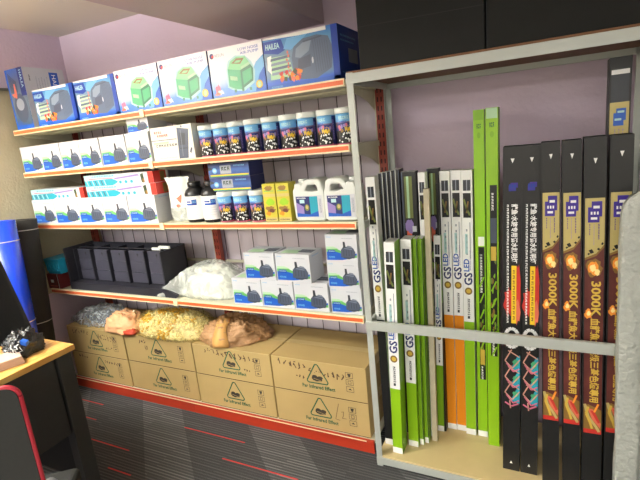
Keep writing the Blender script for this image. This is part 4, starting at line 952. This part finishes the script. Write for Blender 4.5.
Fr.rect(.07, .6, .93, 1.455 / 1.6, 'print_gold', 1); Fr.rect(.36, 1.395 / 1.6, .80, 1.435 / 1.6, 'print_blue', 2); Fr.rect(.24, 1.378 / 1.6, .70, 1.42 / 1.6, 'print_blue', 2.3); Fr.rect(.3, 1.395 / 1.6, .6, 1.402 / 1.6, 'print_palecyan', 3); Fr.rect(.42, 1.42 / 1.6, .72, 1.427 / 1.6, 'print_palecyan', 3)
for i in range(3): Fr.small(.3 + i * .18, .79, .35 + i * .18, .855, 'print_lilac', 9, 2, i, vert=True)
tall('lamp_box', 3.118, 3.106, .064, .07, .12, ZD + 1.60, b, 'tallest black and gold lamp box standing behind the row, reaching up to the rack top', '3000K lamp boxes')

# bubble-wrapped package in front of the right post
b = B(); N = 20; H = 1.235; lv = 40
vs = []
for j in range(lv + 1):
    t = j / lv; z = H * t; k = 1 - max(0, (t - .96) / .04) * .45
    for i in range(N):
        a = 2 * PI * i / N; c, s_ = math.cos(a), math.sin(a); ex = lambda q: math.copysign(abs(q) ** .45, q)
        n = noise.noise(Vector((c * 2, s_ * 2, z * 9))) * .0045
        vs.append(((.037 + n) * ex(c) * k, (.024 + n) * ex(s_) * k, z + (0.02 * c if t > .99 else 0)))
fs = [(j * N + i, j * N + (i + 1) % N, (j + 1) * N + (i + 1) % N, (j + 1) * N + i) for j in range(lv) for i in range(N)] + [tuple(reversed(range(N))), tuple(lv * N + i for i in range(N))]
b.add(vs, fs, 'bubble', True)
tag(b.build('wrapped_package', loc=(3.186, -.102, .0005), rot=(0, math.radians(-1.0), 0)), 'long upright package wrapped in grey-white bubble wrap in front of the rack right side', 'package')

# ---------------------------------------------------------------- rolls on the left
def roll(name, r, h, m, strings, loc, top, lab):
    d = Vector(top) - Vector(loc); q = d.to_track_quat('Z', 'Y').to_euler()
    b = B().lathe([(r, 0), (r, h * .5), (r, h), (r * .86, h), (r * .84, h - .03), (r * .5, h - .03), (r * .48, h - .004), (r * .2, h - .004)], m, n=40)
    o = b.build(name, loc=loc, rot=q)
    for z in strings:
        B().lathe([(r + .0002, z - .0025), (r + .0022, z), (r + .0002, z + .0025)], 'string', n=40, cap=False).build('tie_string', o)
    return tag(o, lab, 'roll')
roll('foam_roll', .098, 1.18, 'roll_black', (.55, 1.12), (.08, -.240, .012), (.076, -.142, 1.18), 'thick black foam roll tied with string standing at the left end of the shelving')
roll('film_roll', .085, 1.205, 'roll_blue', (.62, 1.09), (.220, -.385, .012), (.185, -.312, 1.21), 'shiny blue plastic film roll standing left of the black foam roll')

# ---------------------------------------------------------------- desk
dk = tag(empty('office_desk', (.55, -1.1, 0)), 'dark grey office desk with a light oak top in the lower left corner', 'desk')
def db(name, *boxes, bevel=.002):
    b = B()
    for q in boxes: b.box(*q[:6], q[6])
    o = b.build(name, dk, bevel=bevel); o.location = (-.55, 1.1, 0); return o
m = bpy.data.materials.new('oak_top'); m.use_nodes = True; nt = m.node_tree; bs = nt.nodes['Principled BSDF']; bs.inputs['Roughness'].default_value = .35
tc = nt.nodes.new('ShaderNodeTexCoord'); mp = nt.nodes.new('ShaderNodeMapping'); mp.inputs['Scale'].default_value = (30, 2, 2); nz = nt.nodes.new('ShaderNodeTexNoise'); nz.inputs['Scale'].default_value = 3; nz.inputs['Detail'].default_value = 5
cr = nt.nodes.new('ShaderNodeValToRGB'); cr.color_ramp.elements[0].color = tuple(lin(x) for x in (206, 150, 74)) + (1,); cr.color_ramp.elements[1].color = tuple(lin(x) for x in (232, 184, 104)) + (1,); cr.color_ramp.elements[0].position = .35; cr.color_ramp.elements[1].position = .65
nt.links.new(tc.outputs['Object'], mp.inputs[0]); nt.links.new(mp.outputs[0], nz.inputs['Vector']); nt.links.new(nz.outputs['Fac'], cr.inputs[0]); nt.links.new(cr.outputs[0], bs.inputs['Base Color']); MATS['oak_top'] = m
db('desktop', (.0, 1.142, -1.75, -.645, .725, .75, 'oak_top'))
db('side_panel', (1.098, 1.120, -1.70, -.73, .37, .7245, 'desk_side'))
db('drawer_unit', (.72, 1.094, -1.70, -.74, .40, .7245, 'desk_void'))
db('leg', (1.078, 1.132, -.725, -.66, 0, .7245, 'desk_side')); db('leg', (1.078, 1.132, -1.745, -1.705, 0, .7245, 'desk_side'))
db('leg', (.02, .06, -.725, -.66, 0, .7245, 'desk_side')); db('leg', (.02, .06, -1.745, -1.705, 0, .7245, 'desk_side'))
db('back_panel', (.061, 1.077, -.70, -.685, .10, .7245, 'desk_void'))

# monitor
mo = tag(empty('monitor', (.90, -.99, .7505)), 'dark computer monitor standing on the oak desk behind the black plastic bag', 'monitor')
B().box(-.10, .10, -.12, .12, 0, .012, 'plastic_black').build('stand_base', mo, bevel=.004)
B().box(-.060, -.040, -.03, .03, .012, .14, 'plastic_black').build('stand_neck', mo, bevel=.003)
b = B().box(-.005, .025, -.31, .325, .03, .40, 'screen_black'); b.box(.0251, .027, -.295, .31, .045, .385, 'print_black'); b.build('screen_panel', mo, rot=(0, -.33, 0), bevel=.004)

# black plastic bag, wires, paper stack on desk
b = mound(B(), .052, .068, .085, 'film_black', 51, .20, 48, 20, 3.2, None, .35)
bg = tag(b.build('plastic_bag', loc=(1.000, -.765, .7505), rot=(0, 0, .1)), 'crumpled black plastic bag with white wires on the oak desk', 'bag')
w = B(); rg = random.Random(12)
for k in range(4):
    p = Vector((rg.uniform(.03, .06), rg.uniform(-.08, -.03), rg.uniform(.03, .08))); pts = []
    for i in range(9):
        pts.append(tuple(p)); p = p + Vector((rg.uniform(-.008, .008), rg.uniform(-.016, .012), rg.uniform(-.016, .010)));  p.z = max(.006, p.z); p.x = min(.066, max(.034 + .018 * (p.z < .05), p.x))
    w.tube(pts, .0014, 'wire_white', 6)
w.build('wire_bundle', bg)['label'] = 'loose white wires'
w = B(); w.box(.01, .035, -.035, -.02, .070, .090, 'print_blue'); w.build('blue_packet', bg, rot=(.2, .3, .3))
b = B()
for i in range(3): b.box(-.05 + .003 * i, .05 + .002 * i, -.07, .07 - .003 * i, i * .0115, i * .0115 + .011, 'paper_stack')
tag(b.build('paper_stack', loc=(1.03, -.875, .7505), rot=(0, 0, -.35), bevel=.001), 'small stack of pinkish notepads at the left on the oak desk', 'notepads')

# ---------------------------------------------------------------- chair
ch = tag(empty('office_chair', (1.36, -1.38, 0)), 'black office chair with red piping on its backrest in the bottom left corner', 'chair')
# backrest plane runs along dvec; corner where photo shows it
cx, cy = 1.704, -1.168
dx, dy = -.784, -.62
nx_, ny_ = .62, -.784
def cp(s, t, z): return (cx + dx * s + nx_ * t - 1.36, cy + dy * s + ny_ * t + 1.38, z)
b = B(); pts = []
Wb = .46; zt, zbm = .95, .46; rc = .03
out = []
for (sx, sz, a0) in ((rc, zt - rc, 90), (Wb - rc, zt - rc, 0), (Wb - rc, zbm + rc, -90), (rc, zbm + rc, 180)):
    pass
def arc(sx, sz, a0, a1, r=rc, n=6): return [(sx + r * math.cos(math.radians(a0 + (a1 - a0) * i / n)), sz + r * math.sin(math.radians(a0 + (a1 - a0) * i / n))) for i in range(n + 1)]
out = arc(rc, zt - rc, 180, 90) + arc(Wb - rc, zt - rc, 90, 0) + arc(Wb - rc, zbm + rc, 0, -90) + arc(rc, zbm + rc, -90, -180)
n = len(out)
vs = [cp(s, -.010, z) for s, z in out] + [cp(s, .010, z) for s, z in out]
b.add(vs, [tuple(range(n)), tuple(reversed(range(n, 2 * n)))] + [(i, (i + 1) % n, n + (i + 1) % n, n + i) for i in range(n)], 'chair_fabric'); b.build('backrest', ch)
B().tube([cp(s, 0, z) for s, z in out + out[:1]], .0075, 'chair_piping', 10).build('piping', ch)['label'] = 'red piping'
b = B(); vs = [cp(s, t, z) for z in (.35, .42) for s, t in ((.06, -.40), (.40, -.40), (.40, -.03), (.06, -.03))]
b.add(vs, [(3, 2, 1, 0), (4, 5, 6, 7), (0, 1, 5, 4), (1, 2, 6, 5), (2, 3, 7, 6), (3, 0, 4, 7)], 'chair_fabric'); b.build('seat', ch, bevel=.02, seg=3)
for s in (.022, .438):
    B().tube([cp(s, -.026, .48), cp(s, -.03, .55), cp(s, -.05, .585), cp(s, -.08, .59), cp(s, -.105, .56), cp(s, -.11, .40)], .020, 'arm_grey', 12).build('armrest', ch)
c0 = cp(.23, -.22, 0)
B().tube([(c0[0], c0[1], .08), (c0[0], c0[1], .349)], .026, 'plastic_black', 16).build('gas_column', ch)
for k in range(5):
    a = 2 * PI * k / 5 + .3; e = (c0[0] + .28 * math.cos(a), c0[1] + .28 * math.sin(a))
    sp = B().tube([(c0[0], c0[1], .09), (e[0], e[1], .065)], .018, 'plastic_black', 8).build('base_spoke', ch)
    B().lathe([(.02, 0), (.026, .01), (.026, .04), (.015, .047)], 'plastic_black', c=(e[0], e[1], 0), n=14).build('caster', ch)
B().tube([cp(.23, -.06, .36), cp(.23, .03, .38), cp(.23, .030, .58)], .02, 'plastic_black', 8).build('back_bracket', ch)

# ---------------------------------------------------------------- lights: the room's ceiling lamps
em = bpy.data.materials.new('lamp_diffuser'); em.use_nodes = True; bs = em.node_tree.nodes['Principled BSDF']; bs.inputs['Emission Color'].default_value = (1, .97, .93, 1); bs.inputs['Emission Strength'].default_value = 2; MATS['lamp_diffuser'] = em
lamps = [(.42, -1.55, .9, .25, 46, 120, 'nearest the shelving, left of the beam'), (.75, -3.7, 1.2, .3, 80, 16, 'further back in the room, left of the beam'),
         (3.0, -3.3, 1.2, .3, 46, 4, 'behind the viewer, right of the beam'), (4.0, -4.1, 1.2, .3, 20, 2, 'in the far back corner of the room')]
for i, (x, y, w, d, e, up, lab) in enumerate(lamps):
    t = tag(empty('ceiling_light', (x, y, ZC - .22)), 'white rectangular hanging lamp with added up-light ' + lab, 'lamp', 'ceiling lamps')
    B().box(-w / 2 - .02, w / 2 + .02, -d / 2 - .02, d / 2 + .02, -.045, -.0, 'plastic_white').build('housing', t)
    B().box(-w / 2, w / 2, -d / 2, d / 2, -.052, -.0455, 'lamp_diffuser').build('diffuser', t)
    for sx in (-1, 1): B().tube([(sx * w * .4, 0, .0005), (sx * w * .4, 0, .2195)], .003, 'string').build('suspension', t)
    for en, zz, rx_ in ((e, -.056, 0), (up, .004, PI)):  # upward glow is added to brighten the ceiling and upper-left wall
        l = bpy.data.lights.new('lamp_glow', 'AREA'); l.shape = 'RECTANGLE'; l.size = w; l.size_y = d; l.energy = en; l.color = (.99, 1, .945)
        lo = bpy.data.objects.new('lamp_glow', l); COL.objects.link(lo); lo.location = (0, 0, zz); lo.rotation_euler = (rx_, 0, 0); lo.parent = t

wd = bpy.data.worlds.new('World'); sc.world = wd; wd.use_nodes = True
wd.node_tree.nodes['Background'].inputs[0].default_value = (.9, .92, 1, 1); wd.node_tree.nodes['Background'].inputs[1].default_value = .3

# ---------------------------------------------------------------- camera
cam = bpy.data.cameras.new('camera'); co = bpy.data.objects.new('camera', cam); COL.objects.link(co)
fx = Vector((-0.44639517, 0.8671727, -0.22077785)); rx = Vector((0.89476489, 0.43566976, -0.09791651)); ux = Vector((-0.01127571, 0.24125373, 0.97039657))
mw = Matrix(((rx.x, ux.x, -fx.x), (rx.y, ux.y, -fx.y), (rx.z, ux.z, -fx.z))).to_4x4(); mw.translation = (2.92845, -1.75948, 1.5)
co.matrix_world = mw; cam.sensor_width = 36; cam.lens = 456.558 / 640 * 36; cam.clip_start = .02
sc.camera = co
sc.view_settings.view_transform = 'Standard'; sc.view_settings.look = 'None'; sc.view_settings.gamma = 1; sc.view_settings.exposure = 0.36
try: sc.view_settings.use_curve_mapping = False
except Exception: pass
sc.cycles.use_denoising = True; sc.cycles.transparent_max_bounces = 16
